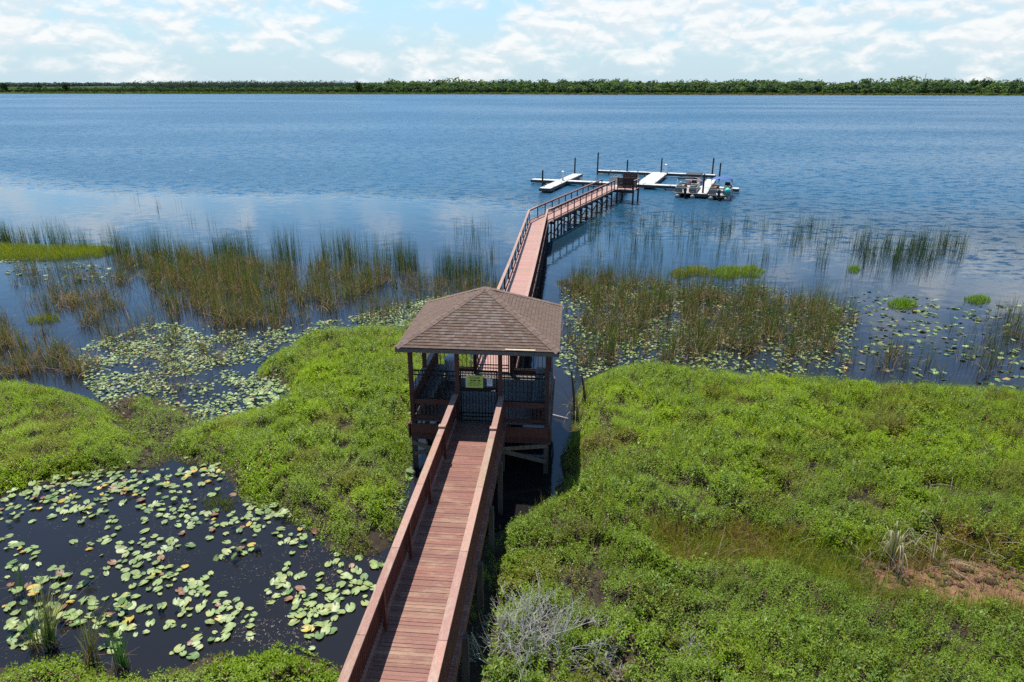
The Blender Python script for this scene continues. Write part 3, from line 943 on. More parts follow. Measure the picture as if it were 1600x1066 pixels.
for k_, (wch, s_) in enumerate(stations):
    a, b = seg_point(s_, -.78, wch), seg_point(s_, .78, wch)
    for P in (a, b):
        mb = MB(); mb.box(P.x - .075, P.x + .075, P.y - .075, P.y + .075, -1.2, P.z - .05, vary((.05, .04, .034), .15)); mb.build("pile", M_PILE, pier)
    mb = MB(); mb.bar(a + Vector((0, 0, -.33)), b + Vector((0, 0, -.33)), .05, .2, C_DP); mb.build("cross_beam", M_PILE, pier)
    if k_ + 1 < len(stations) and stations[k_ + 1][0] == wch:
        s2_ = stations[k_ + 1][1]
        for xx in (-.86, .86):
            mb = MB(); lo_, hi_ = (-.95, -.35) if k_ % 2 else (-.35, -.95)
            mb.bar(seg_point(s_, xx, wch) + Vector((0, 0, lo_)), seg_point(s2_, xx, wch) + Vector((0, 0, hi_)), .04, .11, C_DP)
            mb.build("brace", M_PILE, pier)
        mb = MB()
        for xx in (-.78, .78): mb.bar(seg_point(s_, xx, wch) + Vector((0, 0, -.13)), seg_point(s2_, xx, wch) + Vector((0, 0, -.13)), .05, .18, C_DP)
        mb.build("stringer", M_WOOD, pier)

# ------------------------------------------------------------------ end platform with two slatted bench backs
pl = empty("platform", (END.x, END.y, 0), -H2, "dark wooden end platform with boarded bench backs where the pier meets the docks", "platform")
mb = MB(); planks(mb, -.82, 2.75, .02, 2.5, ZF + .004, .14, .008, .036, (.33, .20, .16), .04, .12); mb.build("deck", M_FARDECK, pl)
for x in (-.75, .95, 2.68):
    for y in (.12, 2.4):
        mb = MB(); mb.box(x - .08, x + .08, y - .08, y + .08, -1.2, ZF - .04, vary((.05, .04, .034), .1)); mb.build("pile", M_PILE, pl)
for y in (.02, 2.42):
    mb = MB(); mb.box(-.8, 2.74, y, y + .05, ZF - .3, ZF - .05, C_DP); mb.build("skirt_board", M_WOOD, pl)


def board_back(x0, x1, y, z0, z1, n):
    r = bpy.data.objects.new("bench", None); COL.objects.link(r); r.parent = pl; r.empty_display_size = .1
    mb = MB()
    for i in range(n):
        z = z0 + i * (z1 - z0) / n; mb.box(x0, x1, y, y + .035, z, z + (z1 - z0) / n - .018, vary((.055, .026, .022), .15))
    mb.build("backrest", M_WOOD, r)
    for x in (x0, (x0 + x1) / 2, x1):
        mb = MB(); mb.box(x - .045, x + .045, y + .04, y + .13, ZF + .006, z1 + .02, C_DP); mb.build("post", M_WOOD, r)
    mb = MB(); mb.box(x0, x1, y + .15, y + .55, ZF + .42, ZF + .46, vary((.2, .12, .1), .1)); mb.build("seat", M_WOOD, r)


board_back(.98, 2.60, .0, ZF + .18, ZF + 1.25, 7)
board_back(.98, 2.45, 2.3, ZF + .18, ZF + 1.4, 7)
r = bpy.data.objects.new("railing", None); COL.objects.link(r); r.parent = pl
for y in (.1, 1.2, 2.3):
    mb = MB(); mb.box(2.66, 2.75, y, y + .09, ZF, ZF + .96, C_DP); mb.build("post", M_WOOD, r)
mb = MB(); mb.box(2.63, 2.78, .05, 2.45, ZF + .962, ZF + 1.0, (.2, .11, .085)); mb.build("cap_rail", M_WOOD, r)
mb = MB(); mb.box(2.68, 2.72, .2, 2.3, ZF + .3, ZF + .38, C_DP); mb.box(2.68, 2.72, .2, 2.3, ZF + .6, ZF + .68, C_DP); mb.build("side_rails", M_WOOD, r)

# ------------------------------------------------------------------ floating docks
DH = math.radians(-19.8); E1 = Vector((math.cos(DH), math.sin(DH), 0)); E2 = Vector((-math.sin(DH), math.cos(DH), 0))
M0 = Vector((2.61, 89.86, 0))


def dk(a, b): return M0 + E1 * a + E2 * b


def float_dock(a0, a1, b0, b1, label, zt=.54):
    """rectangle in the docks' own frame"""
    c = dk((a0 + a1) / 2, (b0 + b1) / 2); hx, hy = (a1 - a0) / 2, (b1 - b0) / 2
    r = empty("floating_dock", (c.x, c.y, 0), DH, label, "dock", "floating docks at the end of the pier")
    mb = MB(); along_x = hx > hy; n = int(max(hx, hy) * 2 / .6)
    for i in range(n):
        if along_x: x0 = -hx + i * 2 * hx / n; mb.box(x0 + .01, x0 + 2 * hx / n - .01, -hy, hy, zt - .035, zt, vary((.60, .58, .54), .12, .02))
        else: y0 = -hy + i * 2 * hy / n; mb.box(-hx, hx, y0 + .01, y0 + 2 * hy / n - .01, zt - .035, zt, vary((.60, .58, .54), .12, .02))
    mb.build("deck", M_WHITE, r)
    mb = MB(); m = .015
    for x0, x1, y0, y1 in ((-hx - m, hx + m, -hy - .05, -hy - m + .005), (-hx - m, hx + m, hy + m - .005, hy + .05), (-hx - .05, -hx - m + .003, -hy, hy), (hx + m - .003, hx + .05, -hy, hy)):
        mb.box(x0, x1, y0, y1, zt - .34, zt - .036, (.060, .052, .043))
    mb.build("frame", M_ANY, r)
    L0_ = max(hx, hy) * 2; nc = max(2, int(L0_ / 3.0))
    for i in range(nc):
        p = -L0_ / 2 + (i + .5) * L0_ / nc
        for sg in (-1, 1):
            X_, Y_ = (p, sg * (hy - .1)) if along_x else (sg * (hx - .1), p)
            mb = MB(); ax = Vector((1, 0, 0)) if along_x else Vector((0, 1, 0)); c_ = Vector((X_, Y_, zt + .07))
            mb.bar(c_ - ax * .14, c_ + ax * .14, .035, .03, (.2, .2, .2)); mb.box(X_ - .03, X_ + .03, Y_ - .03, Y_ + .03, zt, zt + .055, (.2, .2, .2)); mb.build("cleat", M_ANY, r)
    L_ = max(hx, hy) * 2; nf = max(2, int(L_ / 2.4))
    for i in range(nf):
        p = -L_ / 2 + (i + .5) * L_ / nf; mb = MB()
        if along_x: mb.box(p - .35, p + .35, -hy - .06, hy + .06, -.25, zt - .35, (.5, .60, .57))
        else: mb.box(-hx + .05, hx - .05, p - .35, p + .35, -.25, zt - .35, (.05, .05, .05))
        mb.build("float", M_ANY, r)
    return r


float_dock(0, 12.6, -.6, .6, "white floating walkway running left from behind the end platform")
float_dock(12.7, 25.2, -.6, .6, "white floating walkway running right towards the pontoon boats")
float_dock(3.35, 4.65, .75, 7.4, "far half of the white finger dock at left, beyond the left walkway")
float_dock(3.35, 4.65, -7.6, -.75, "near half of the white finger dock at left, ending by the leftmost piling")
float_dock(13.2, 15.3, .75, 11.9, "broad white dock leading out from the end platform to the rear walkway")
float_dock(5.6, 13.15, 11.95, 12.95, "rear white walkway left of the broad dock")
float_dock(13.2, 21.6, 11.95, 12.95, "rear white walkway right of the broad dock, along the empty slip")
float_dock(20.95, 22.05, -5.9, -.75, "white finger dock between the two pontoon boats")
float_dock(20.95, 22.05, .75, 7.4, "white finger dock beyond the boats, beside the dark covered boat")


def piling(x, y, h, label, r0=.105):
    r = empty("mooring_pile", (x, y, 0), 0, label, "piling", "mooring piles around the floating docks")
    mb = MB(); mb.tube([(0, 0, -1.5), (0, 0, .25)], [r0, r0], 10, (.030, .026, .022)); mb.tube([(0, 0, .25), (.01, 0, h)], [r0, r0 * .92], 10, (.045, .036, .030)); mb.build("shaft", M_PILE, r)
    mb = MB(); mb.tube([(.01, 0, h), (.01, 0, h + .02), (.01, 0, h + .12)], [r0 * 1.1, r0 * 1.1, .02], 10, (.03, .028, .028)); mb.build("cap", M_PILE, r)
    mb = MB(); mb.tube([(0, 0, .48), (0, 0, .56)], [r0 * 1.35, r0 * 1.35], 10, (.08, .08, .08)); mb.build("collar", M_ANY, r)


for a in ((3.60, 83.1, 2.3, "leftmost dark mooring pile, at the near tip of the left finger dock"),
          (8.62, 97.2, 2.4, "dark mooring pile at the far tip of the left finger dock"),
          (12.0, 99.3, 2.9, "tallest dark mooring pile, at the left end of the rear walkway"),
          (16.0, 98.4, 2.0, "mooring pile seen just above the boarded bench platform"),
          (20.45, 97.0, 2.35, "mooring pile where the broad dock meets the rear walkway"),
          (27.1, 95.6, 2.5, "taller of the two mooring piles behind the boats"),
          (27.4, 93.2, 2.1, "shorter mooring pile behind the blue canopy boat"),
          (21.15, 77.6, 2.5, "mooring pile standing between the two pontoon boats at the near dock tip")):
    piling(*a)


def pedestal(a, b, label):
    p = dk(a, b); r = empty("dock_pedestal", (p.x, p.y, .542), DH, label, "pedestal", "white pedestals on the docks")
    mb = MB(); mb.box(-.1, .1, -.1, .1, 0, .9, (.75, .75, .75)); mb.build("body", M_WHITE, r, bevel=.02)
    mb = MB(); mb.tube([(0, 0, .9), (0, 0, .98), (0, 0, 1.08), (0, 0, 1.16)], [.09, .17, .17, .05], 12, (.8, .8, .8)); mb.build("lamp_head", M_WHITE, r)


pedestal(15.0, 12.6, "white pedestal at the far end of the broad dock")
pedestal(4.0, .0, "white pedestal where the left finger dock crosses the walkway")

# gangway down to the docks
a = END + U2 * 2.55 + R2 * 0.0; b = dk(12.0, -.55)
gl = (b - a).length; gh = math.atan2((b - a).x, (b - a).y)
r = empty("gangway", (a.x, a.y, 0), -gh, "grey aluminium gangway with barred sides sloping from the platform to the docks", "gangway")
mb = MB(); sl_ = lambda t: ZF - .02 + (.52 - ZF) * t
n_ = 24
for i in range(n_):
    t0, t1 = i / n_, (i + .9) / n_
    mb.add([(-.5, t0 * gl, sl_(t0) - .04), (.5, t0 * gl, sl_(t0) - .04), (.5, t1 * gl, sl_(t1) - .04), (-.5, t1 * gl, sl_(t1) - .04), (-.5, t0 * gl, sl_(t0)), (.5, t0 * gl, sl_(t0)), (.5, t1 * gl, sl_(t1)), (-.5, t1 * gl, sl_(t1))], BOXF, (.55, .53, .5))
mb.build("walkway", M_ANY, r)
for sd in (-.54, .54):
    mb = MB(); mb.bar((sd, 0, sl_(0) + .95), (sd, gl, sl_(1) + .95), .06, .06); mb.bar((sd, 0, sl_(0) + .02), (sd, gl, sl_(1) + .02), .06, .1)
    for i in range(17):
        t0 = i / 16; mb.bar((sd, t0 * gl, sl_(t0)), (sd, t0 * gl, sl_(t0) + .95), .07, .07)
    mb.build("handrail", M_ALU, r)

# ------------------------------------------------------------------ boats


def rounded(w_, l0, l1, r_, n=5):
    pts = [(-w_, l0), (w_, l0)]
    for i in range(n + 1):
        t = i / n * math.pi / 2; pts.append((w_ - r_ + r_ * math.cos(t), l1 - r_ + r_ * math.sin(t)))
    for i in range(n + 1):
        t = math.pi / 2 + i / n * math.pi / 2; pts.append((-w_ + r_ + r_ * math.cos(t), l1 - r_ + r_ * math.sin(t)))
    return pts


def slab(mb, pts, z0, z1, col):
    n = len(pts)
    mb.add([(x, y, z0) for x, y in pts] + [(x, y, z1) for x, y in pts], [tuple(range(n))[::-1], tuple(range(n, 2 * n))] + [(i, (i + 1) % n, (i + 1) % n + n, i + n) for i in range(n)], col)


def pontoon_boat(a, b, label, seat_c, fence_c, stripe, bimini, ball=False):
    p = dk(a, b); r = empty("pontoon_boat", (p.x, p.y, 0), DH, label, "boat", "pontoon boats at the near docks")
    Lb, wb = 5.0, 1.18
    for sd in (-.82, .82):
        mb = MB(); mb.tube([(sd, -.05, .12), (sd, .15, .12), (sd, Lb - .9, .12), (sd, Lb - .35, .2), (sd, Lb, .36)], [.22, .29, .29, .2, .05], 12, (.20, .20, .20)); mb.build("pontoon", M_ANY, r, smooth=True)
    mb = MB(); slab(mb, rounded(wb, .15, Lb - .1, .3), .46, .54, (.30, .275, .235)); mb.build("deck", M_ANY, r)
    # fence panels: sides, stern corners and bow
    segs = [((-wb + .05, .45), (-wb + .05, 2.4)), ((-wb + .05, 3.1), (-wb + .05, Lb - .55)), ((wb - .05, .45), (wb - .05, Lb - .55)), ((-wb + .05, .45), (-.35, .45)), ((.35, .45), (wb - .05, .45)), ((-wb + .3, Lb - .35), (-.3, Lb - .35)), ((.3, Lb - .35), (wb - .3, Lb - .35))]
    for (x0, y0), (x1, y1) in segs:
        mb = MB(); mb.bar((x0, y0, .82), (x1, y1, .82), .03, .44, fence_c); mb.bar((x0, y0, .80), (x1, y1, .80), .034, .09, stripe)
        mb.build("fence_panel", M_ANY, r)
        mb = MB(); mb.tube([(x0, y0, 1.09), (x1, y1, 1.09)], [.028, .028], 6)
        for t in (0, .33, .66, 1):
            x, y = x0 + (x1 - x0) * t, y0 + (y1 - y0) * t; mb.tube([(x, y, .54), (x, y, 1.09)], [.018, .018], 6)
        mb.build("rail", M_ALU, r)
    for x0, x1, y0, y1 in ((-wb + .12, -.42, .55, 1.15), (.42, wb - .12, .55, 1.15), (-wb + .12, -wb + .62, 3.2, 4.5), (wb - .62, wb - .12, 2.6, 4.5)):
        st = bpy.data.objects.new("seat", None); COL.objects.link(st); st.parent = r
        mb = MB(); mb.box(x0, x1, y0, y1, .545, .92, seat_c); mb.build("base", M_ANY, st, bevel=.04)
        mb = MB()
        if y1 - y0 < 1: mb.box(x0, x1, y0 - .02, y0 + .16, .925, 1.32, vary(seat_c, .1))
        elif x0 < 0: mb.box(x0 - .02, x0 + .16, y0, y1, .925, 1.28, vary(seat_c, .1))
        else: mb.box(x1 - .16, x1 + .02, y0, y1, .925, 1.28, vary(seat_c, .1))
        mb.build("backrest", M_ANY, st, bevel=.05)
    cs = bpy.data.objects.new("console", None); COL.objects.link(cs); cs.parent = r
    mb = MB(); mb.box(.35, wb - .15, 1.75, 2.25, .545, 1.35, fence_c); mb.build("cabinet", M_ANY, cs, bevel=.05)
    mb = MB(); mb.add([(.38, 2.15, 1.36), (wb - .18, 2.15, 1.36), (wb - .22, 2.3, 1.72), (.42, 2.3, 1.72)], [(0, 1, 2, 3)], (.1, .12, .13)); mb.build("windscreen", M_BLACK, cs)
    mb = MB()
    for i in range(12):
        t0, t1 = i / 12 * 6.2832, (i + 1) / 12 * 6.2832
        mb.tube([(.72 + .17 * math.cos(t0), 1.66, 1.22 + .17 * math.sin(t0)), (.72 + .17 * math.cos(t1), 1.66, 1.22 + .17 * math.sin(t1))], [.018, .018], 5, caps=False)
    mb.build("steering_wheel", M_BLACK, cs)
    mb = MB(); mb.box(.42, .9, 1.0 + .2, 1.58, .545, .85, (.05, .05, .05)); mb.box(.42, .9, 1.2, 1.3, .85, 1.3, (.05, .05, .05)); mb.build("helm_seat", M_ANY, r, bevel=.04)
    mo = bpy.data.objects.new("outboard_motor", None); COL.objects.link(mo); mo.parent = r
    mb = MB(); mb.tube([(0, -.12, .72), (0, -.14, .80), (0, -.18, 1.12), (0, -.16, 1.2)], [.12, .2, .18, .08], 10, (.012, .012, .014)); mb.build("cowling", M_ANY, mo, smooth=True)
    mb = MB(); mb.box(-.07, .07, -.26, -.06, -.2, .74, (.02, .02, .022)); mb.box(-.14, .14, -.06, .16, .40, .68, (.03, .03, .03)); mb.build("leg", M_ANY, mo)
    mb = MB(); mb.box(-.22, .22, -.42, -.08, -.03, .01, (.02, .02, .022)); mb.build("plate", M_ANY, mo)
    if bimini:
        bi = bpy.data.objects.new("bimini", None); COL.objects.link(bi); bi.parent = r
        y0, y1, zt = bimini["y0"], bimini["y1"], bimini["z"]
        mb = MB(); nxx, nyy = 10, 6; g = []
        for j in range(nyy + 1):
            for i in range(nxx + 1):
                u_, v_ = i / nxx * 2 - 1, j / nyy * 2 - 1
                g.append((u_ * (wb - .05), y0 + (y1 - y0) * (j / nyy), zt - .16 * u_ ** 2 - .05 * v_ ** 2 - (.10 if abs(u_) == 1 else 0)))
        fs = [(j * (nxx + 1) + i, j * (nxx + 1) + i + 1, (j + 1) * (nxx + 1) + i + 1, (j + 1) * (nxx + 1) + i) for j in range(nyy) for i in range(nxx)]
        mb.add(g, fs, bimini["c"]); cv = mb.build("canopy", M_ANY, bi, smooth=True)
        sm = cv.modifiers.new("thickness", "SOLIDIFY"); sm.thickness = .02
        for sd in (-1, 1):
            mb = MB(); x = sd * (wb - .06)
            for yy_ in (y0 + .05, (y0 + y1) / 2, y1 - .05): mb.tube([(x, (y0 + y1) / 2 - .2, 1.08), (x, yy_, zt - .3)], [.016, .016], 6)
            mb.build("frame", M_ALU, bi)
    return r


pontoon_boat(19.77, -6.1, "grey pontoon boat with folded dark canopy left of the near finger dock", (.27, .245, .205), (.23, .21, .185), (.06, .055, .05), None)
pontoon_boat(23.42, -6.6, "pontoon boat with blue canopy and tan seats right of the near finger dock", (.27, .17, .115), (.27, .24, .21), (.12, .075, .05), dict(y0=2.1, y1=4.2, z=2.12, c=(.012, .06, .24)))
# folded canopy lying over the bow of the grey boat
p = dk(19.55, -2.5)
r = empty("folded_canopy", (p.x, p.y, 0), DH, "dark folded boat canopy on its bent frame over the grey pontoon boat", "canopy")
mb = MB(); mb.tube([(-1.1, 0, 1.62), (-.4, .02, 1.76), (.4, .02, 1.78), (1.1, 0, 1.72)], [.07, .11, .11, .08], 8, (.015, .016, .016)); mb.build("cover", M_ANY, r, smooth=True)
mb = MB()
for sd in (-1.1, 1.1): mb.tube([(sd, -.5, 1.08), (sd, 0, 1.66)], [.018, .018], 6); mb.tube([(sd, .45, 1.08), (sd, 0, 1.66)], [.018, .018], 6)
mb.build("frame", M_ALU, r)
# teal float ball at the stern of the blue canopy boat
p = dk(24.25, -6.25)
r = empty("float_ball", (p.x, p.y, 0), 0, "round teal float hung on the stern of the blue canopy boat", "float")
mb = MB(); n = 14
mb.tube([(0, 0, 1.02 + .31 * math.sin((i / n - .5) * math.pi)) for i in range(n + 1)], [max(.01, .31 * math.cos((i / n - .5) * math.pi)) for i in range(n + 1)], 16, (.03, .56, .44)); mb.build("ball", M_ANY, r, smooth=True)
mb = MB(); mb.tube([(0, 0, 1.325), (0, 0, 1.40)], [.05, .035], 8, (.7, .7, .7)); mb.build("valve", M_ANY, r)

# small dark covered runabout beyond the walkway
p = dk(19.75, .95); r = empty("runabout_boat", (p.x, p.y, 0), DH, "small red boat with black cover moored behind the grey pontoon boat", "boat")
mb = MB(); secs = []
st_ = [(0, 1.0, .62), (.6, 1.05, .64), (2.2, 1.05, .66), (3.6, .85, .72), (4.6, .45, .80), (5.1, .05, .86)]
for y, w2, zt in st_: secs += [(-w2, y, zt), (-w2 * .8, y, .05), (0, y, -.2), (w2 * .8, y, .05), (w2, y, zt)]
fs = []
for i in range(len(st_) - 1):
    for j in range(4): fs.append((i * 5 + j, i * 5 + j + 1, (i + 1) * 5 + j + 1, (i + 1) * 5 + j))
fs.append((4, 3, 2, 1, 0)); mb.add(secs, fs, (.22, .03, .025)); mb.build("hull", M_ANY, r)
mb = MB(); mb.add([(x * .97, y + .02, zt + .01) for y, w2, zt in st_ for x in (-w2, w2)], [(2 * i, 2 * i + 1, 2 * i + 3, 2 * i + 2) for i in range(5)], (.16, .06, .055)); mb.build("deck", M_ANY, r)
mb = MB(); mb.box(-.95, .95, .8, 2.9, 1.48, 1.72, (.012, .014, .014)); mb.build("canopy", M_ANY, r, bevel=.09)
mb = MB()
for x in (-.85, .85):
    for y in (.9, 2.8): mb.tube([(x, y, .6), (x, y, 1.5)], [.025, .025], 6)
mb.build("frame", M_ALU, r)
mb = MB()
for x in (-.6, .35): mb.box(x - .25, x + .3, .5, 1.0, .65, 1.12, (.45, .42, .42))
mb.build("seat", M_ANY, r, bevel=.04)
mb = MB(); mb.tube([(0, -.2, .5), (0, -.22, .9), (0, -.2, 1.0)], [.14, .18, .08], 9, (.012, .012, .012)); mb.box(-.06, .06, -.3, -.1, -.2, .5, (.02, .02, .02)); mb.build("outboard_motor", M_ANY, r)

# ------------------------------------------------------------------ floating vegetation mats


def PX(pts, z=.4): return [at(x, y, z) for x, y in pts]


RIGHT = Poly(PX([(893, 655), (897, 604), (912, 579), (960, 562), (1010, 558), (1100, 566), (1200, 576), (1300, 585), (1400, 590), (1500, 595), (1600, 600), (1800, 611), (2050, 860), (2100, 1250)], .5)
             + [(-3.4, 6.5), (-3.0, 8.3), (-2.1, 9.3), (-1.95, 12), (-1.6, 14.3), (-.8, 15.9), (.2, 17.0), (1.15, 17.9), (1.45, 19.0), (1.62, 20.6)])
CENTRE = Poly(PX([(392, 582), (405, 560), (435, 537), (480, 514), (540, 505), (600, 504), (660, 508), (722, 520), (744, 552), (738, 582), (690, 602), (655, 640), (640, 740), (632, 800), (605, 842), (560, 857), (520, 850), (490, 822), (440, 795), (380, 772), (352, 738), (330, 715), (272, 706), (236, 694), (250, 672), (330, 645), (380, 632), (425, 622), (445, 600), (425, 580)], .4))
LEFT = Poly(PX([(-220, 610), (-120, 588), (0, 588), (60, 590), (120, 604), (175, 622), (213, 664), (224, 690), (208, 715), (150, 724), (70, 738), (0, 755), (-120, 775), (-240, 760)], .4))
NEAR = Poly([(-3.2, 6.4), (-14, 6.4), (-14, 11.2)] + PX([(0, 1032), (55, 1020), (110, 1010), (150, 1026), (215, 1038), (285, 1032), (335, 1008), (385, 1016), (435, 996), (480, 1008), (520, 1026), (548, 1038)], .2) + [(-2.6, 9.6)])
WEEDS = Poly(PX([(150, 622), (185, 612), (225, 610), (270, 618), (305, 634), (320, 655), (285, 690), (262, 716), (225, 728), (185, 722), (160, 716), (200, 690), (180, 655)], .25))

BAND = [at(x, y, .25) for x, y in ((1075, 852), (1150, 852), (1250, 872), (1350, 895), (1450, 900), (1640, 925), (1900, 950))]


def band_dist(x, y):
    d = np.full(x.shape, 1e9); t_ = np.zeros(x.shape)
    for i in range(len(BAND) - 1):
        a = np.array(BAND[i]); b = np.array(BAND[i + 1]); ab = b - a
        t = np.clip(((x - a[0]) * ab[0] + (y - a[1]) * ab[1]) / (ab ** 2).sum(), 0, 1)
        q = np.hypot(x - a[0] - t * ab[0], y - a[1] - t * ab[1]); m = q < d
        d = np.where(m, q, d); t_ = np.where(m, i + t, t_)
    d = d - .40 * smooth01(2.5, 3.2, t_)
    d = d + 1.1 * (fbm(x / 1.3, y / 1.0, 301, 3) - .52) + .15
    return d, t_


def height(poly, x, y, hmax, right=False):
    d = poly.dist(x, y)
    e = smooth01(-.05, 1.1, d)
    h = .10 + e * (hmax - .10) * (.66 + .42 * fbm(x / 1.15, y / 1.15, 3, 3)) + .20 * e * (fbm(x / .40, y / .40, 8, 2) - .5) * 2
    h = h + .22 * e * (fbm(x / 3.3, y / 3.3, 77, 2) - .5)
    if right:
        bd, bt = band_dist(x, y)
        h = h * (1 - .75 * (1 - smooth01(.2, 1.5, bd)))
    return h, d


def mat_ground(name, poly, hmax, label, right=False):
    st = .28
    gx = np.arange(poly.lo[0] - st, poly.hi[0] + st, st); gy = np.arange(poly.lo[1] - st, poly.hi[1] + st, st)
    X, Y = np.meshgrid(gx, gy); ins = poly.inside(X, Y); d = poly.dist(X, Y)
    h, _ = height(poly, X, Y, hmax, right)
    Z = np.where(ins, .02 + (h - .1) * .45 * smooth01(.1, .8, d), -.25) + .05 * (fbm(X / .3, Y / .3, 6) - .5)
    near = ins | (d < .45)
    nx = len(gx); idx = np.arange(X.size).reshape(X.shape)
    cell = near[:-1, :-1] & near[:-1, 1:] & near[1:, 1:] & near[1:, :-1]
    f = np.stack([idx[:-1, :-1], idx[:-1, 1:], idx[1:, 1:], idx[1:, :-1]], -1)[cell]
    c = np.repeat([[.030, .022, .014]], X.size, 0)
    if right:
        bd, bt = band_dist(X.ravel(), Y.ravel())
        k = (smooth01(2.9, 3.4, bt) * (1 - smooth01(.55, 1.0, bd)))[:, None]
        k2 = (smooth01(-.1, .0, bt) * (1 - smooth01(.5, 1.0, bd)))[:, None]
        c = c * (1 - k2) + k2 * np.array([[.06, .05, .02]]); c = c * (1 - k) + k * np.array([[.16, .082, .045]])
    v = np.stack([X, Y, Z], -1).reshape(-1, 3)
    tag(np_mesh(name, v, f, c, M_SOIL, None, True), label, "ground", kind="structure")


mat_ground("marsh_ground", RIGHT, .85, "dark peaty ground under the green growth right of the boardwalk", True)
mat_ground("marsh_ground", CENTRE, .75, "dark peaty ground under the green growth left of the gazebo")
mat_ground("marsh_ground", LEFT, .75, "dark peaty ground under the green growth at the left edge")
mat_ground("marsh_ground", NEAR, .5, "dark peaty ground under the weeds along the near bank")
mat_ground("marsh_ground", WEEDS, .3, "dark peaty ground under the thin weeds between the two left growths")

G_BRIGHT = np.array([.250, .360, .006]); G_MID = np.array([.185, .275, .010]); G_DEEP = np.array([.128, .200, .014]); G_OLIVE = np.array([.190, .200, .018]); BROWN = np.array([.105, .052, .032])


def growth(name, poly, dens, hmax, label, bright, right=False, size=.070, sparse=0.0, brown=.05):
    x, y = poly.scatter(dens)
    h, d = height(poly, x, y, hmax, right)
    n = len(x)
    b = np.clip(bright(x, y) + .9 * (fbm(x / 2.2, y / 2.2, 12, 3) - .5), 0, 1)[:, None]
    col = np.where(b > .5, G_MID * (2 - 2 * b) + G_BRIGHT * (2 * b - 1), G_DEEP * (1 - 2 * b) + G_MID * (2 * b))
    o = smooth01(.60, .74, fbm(x / 1.7, y / 1.3, 55, 3))[:, None] * .8
    col = col * (1 - o) + G_OLIVE * o * (.6 + .5 * b)
    keep = rng.uniform(0, 1, n) > sparse + (1 - smooth01(0, .5, d)) * .45
    gap = fbm(x / .42, y / .42, 91, 2)                      # open pockets between the clumps
    keep &= ~((gap < .38) & (rng.uniform(0, 1, n) < .8))
    edge_ = (gap < .45) & (rng.uniform(0, 1, n) < .16 * (brown > .03))
    if right: keep &= (x > -1.05 + .0875 * (y - 19) + 1.15 + .25 * fbm(x * 0, y / .5, 44)) | (x < -1.05 + .0875 * (y - 19) - .9) | (rng.uniform(0, 1, n) < .12)
    if right:
        bd, bt = band_dist(x, y)
        keep &= rng.uniform(0, 1, n) < .10 + smooth01(.35, 1.15, bd + .5 * (fbm(x / .6, y / .6, 4) - .5))
        for sx_, sy_, sr_ in ((800, 1020, .95), (935, 1040, .6)):
            q_ = at(sx_, sy_, .5); keep &= (np.hypot(x - q_[0], (y - q_[1]) * 1.3) > sr_ * (.6 + .8 * fbm(x / .4, y / .4, 66))) | (rng.uniform(0, 1, n) < .35)
        rust = np.exp(-(((x - at(1525, 838, .5)[0]) / 1.1) ** 2 + ((y - at(1525, 838, .5)[1]) / .7) ** 2))[:, None]
        col = col * (1 - rust) + np.array([.22, .13, .015]) * rust
    bp = brown * (.3 + 4.5 * smooth01(.55, .75, fbm(x / .9, y / .9, 63, 3)))
    br = (rng.uniform(0, 1, n) < bp) | edge_
    col[br] = BROWN * rng.uniform(.6, 1.6, (br.sum(), 1))
    z = h - rng.uniform(0, 1, n) ** 2 * .30 * np.clip(h, .2, 1)
    z[br] -= .05
    x, y, z, col = x[keep], y[keep], np.maximum(z[keep], .05), col[keep]
    sz = size * rng.uniform(.75, 1.3, len(x)) * (.72 + .75 * smooth01(.45, .8, fbm(x / 1.9, y / 1.9, 207, 3)))
    v, f, c = sprigs(x, y, z, col, 9, sz)
    tag(np_mesh(name, v, f, c, M_LEAF), label, "plants", kind="stuff")


growth("marsh_plants", RIGHT, 330, .85, "bright green leafy marsh growth spreading right of the boardwalk", lambda x, y: .28 + .55 * smooth01(15.5, 22, y + .10 * x) - .25 * smooth01(12, 9, y), True, brown=.07)
growth("marsh_plants", CENTRE, 340, .75, "bright green leafy mound left of the gazebo", lambda x, y: .55 + .30 * smooth01(19, 24, y) - .4 * smooth01(-3.9, -3.1, x), brown=.05)
growth("marsh_plants", LEFT, 330, .75, "bright green leafy mound at the left edge", lambda x, y: .72 + 0 * x, brown=.05)
growth("marsh_plants", NEAR, 260, .55, "olive green weeds along the near bank of the dark pond", lambda x, y: .55 + 0 * x, size=.08, sparse=.0, brown=.08)
growth("marsh_plants", WEEDS, 170, .55, "thin dark weeds between the two left green mounds", lambda x, y: .45 + 0 * x, sparse=.1, brown=.22)


def tall_shoots(poly, n_per, label, right=True):
    x, y = poly.scatter(n_per); h, d = height(poly, x, y, .85, right)
    m = fbm(x / 1.6, y / 1.6, 411, 3); k = (m > .52) & (d > .3)
    if right:
        bd, bt = band_dist(x, y); k &= bd > .9
        k &= (x > -1.05 + .0875 * (y - 19) + 1.2)
    x, y, h, m = x[k], y[k], h[k], m[k]; n = len(x)
    w_ = rng.uniform(0, 1, (n, 1)); col = np.array([[.205, .285, .016]]) * w_ + np.array([[.105, .185, .030]]) * (1 - w_)
    v1 = sprigs(x, y, h + rng.uniform(.0, .17, n), col, 12, rng.uniform(.08, .15, n), .30, .34)
    st = blades(np.stack([x, y, h - .25], 1), rng.uniform(.3, .45, n), np.abs(rng.normal(0, .12, n)), rng.uniform(0, 6.28, n), np.full(n, .012), jitter((.13, .07, .035), n, .3), None, 2)
    v, f, c = join([v1, st]); tag(np_mesh("tall_marsh_plants", v, f, c, M_LEAF), label, "plants", kind="stuff")


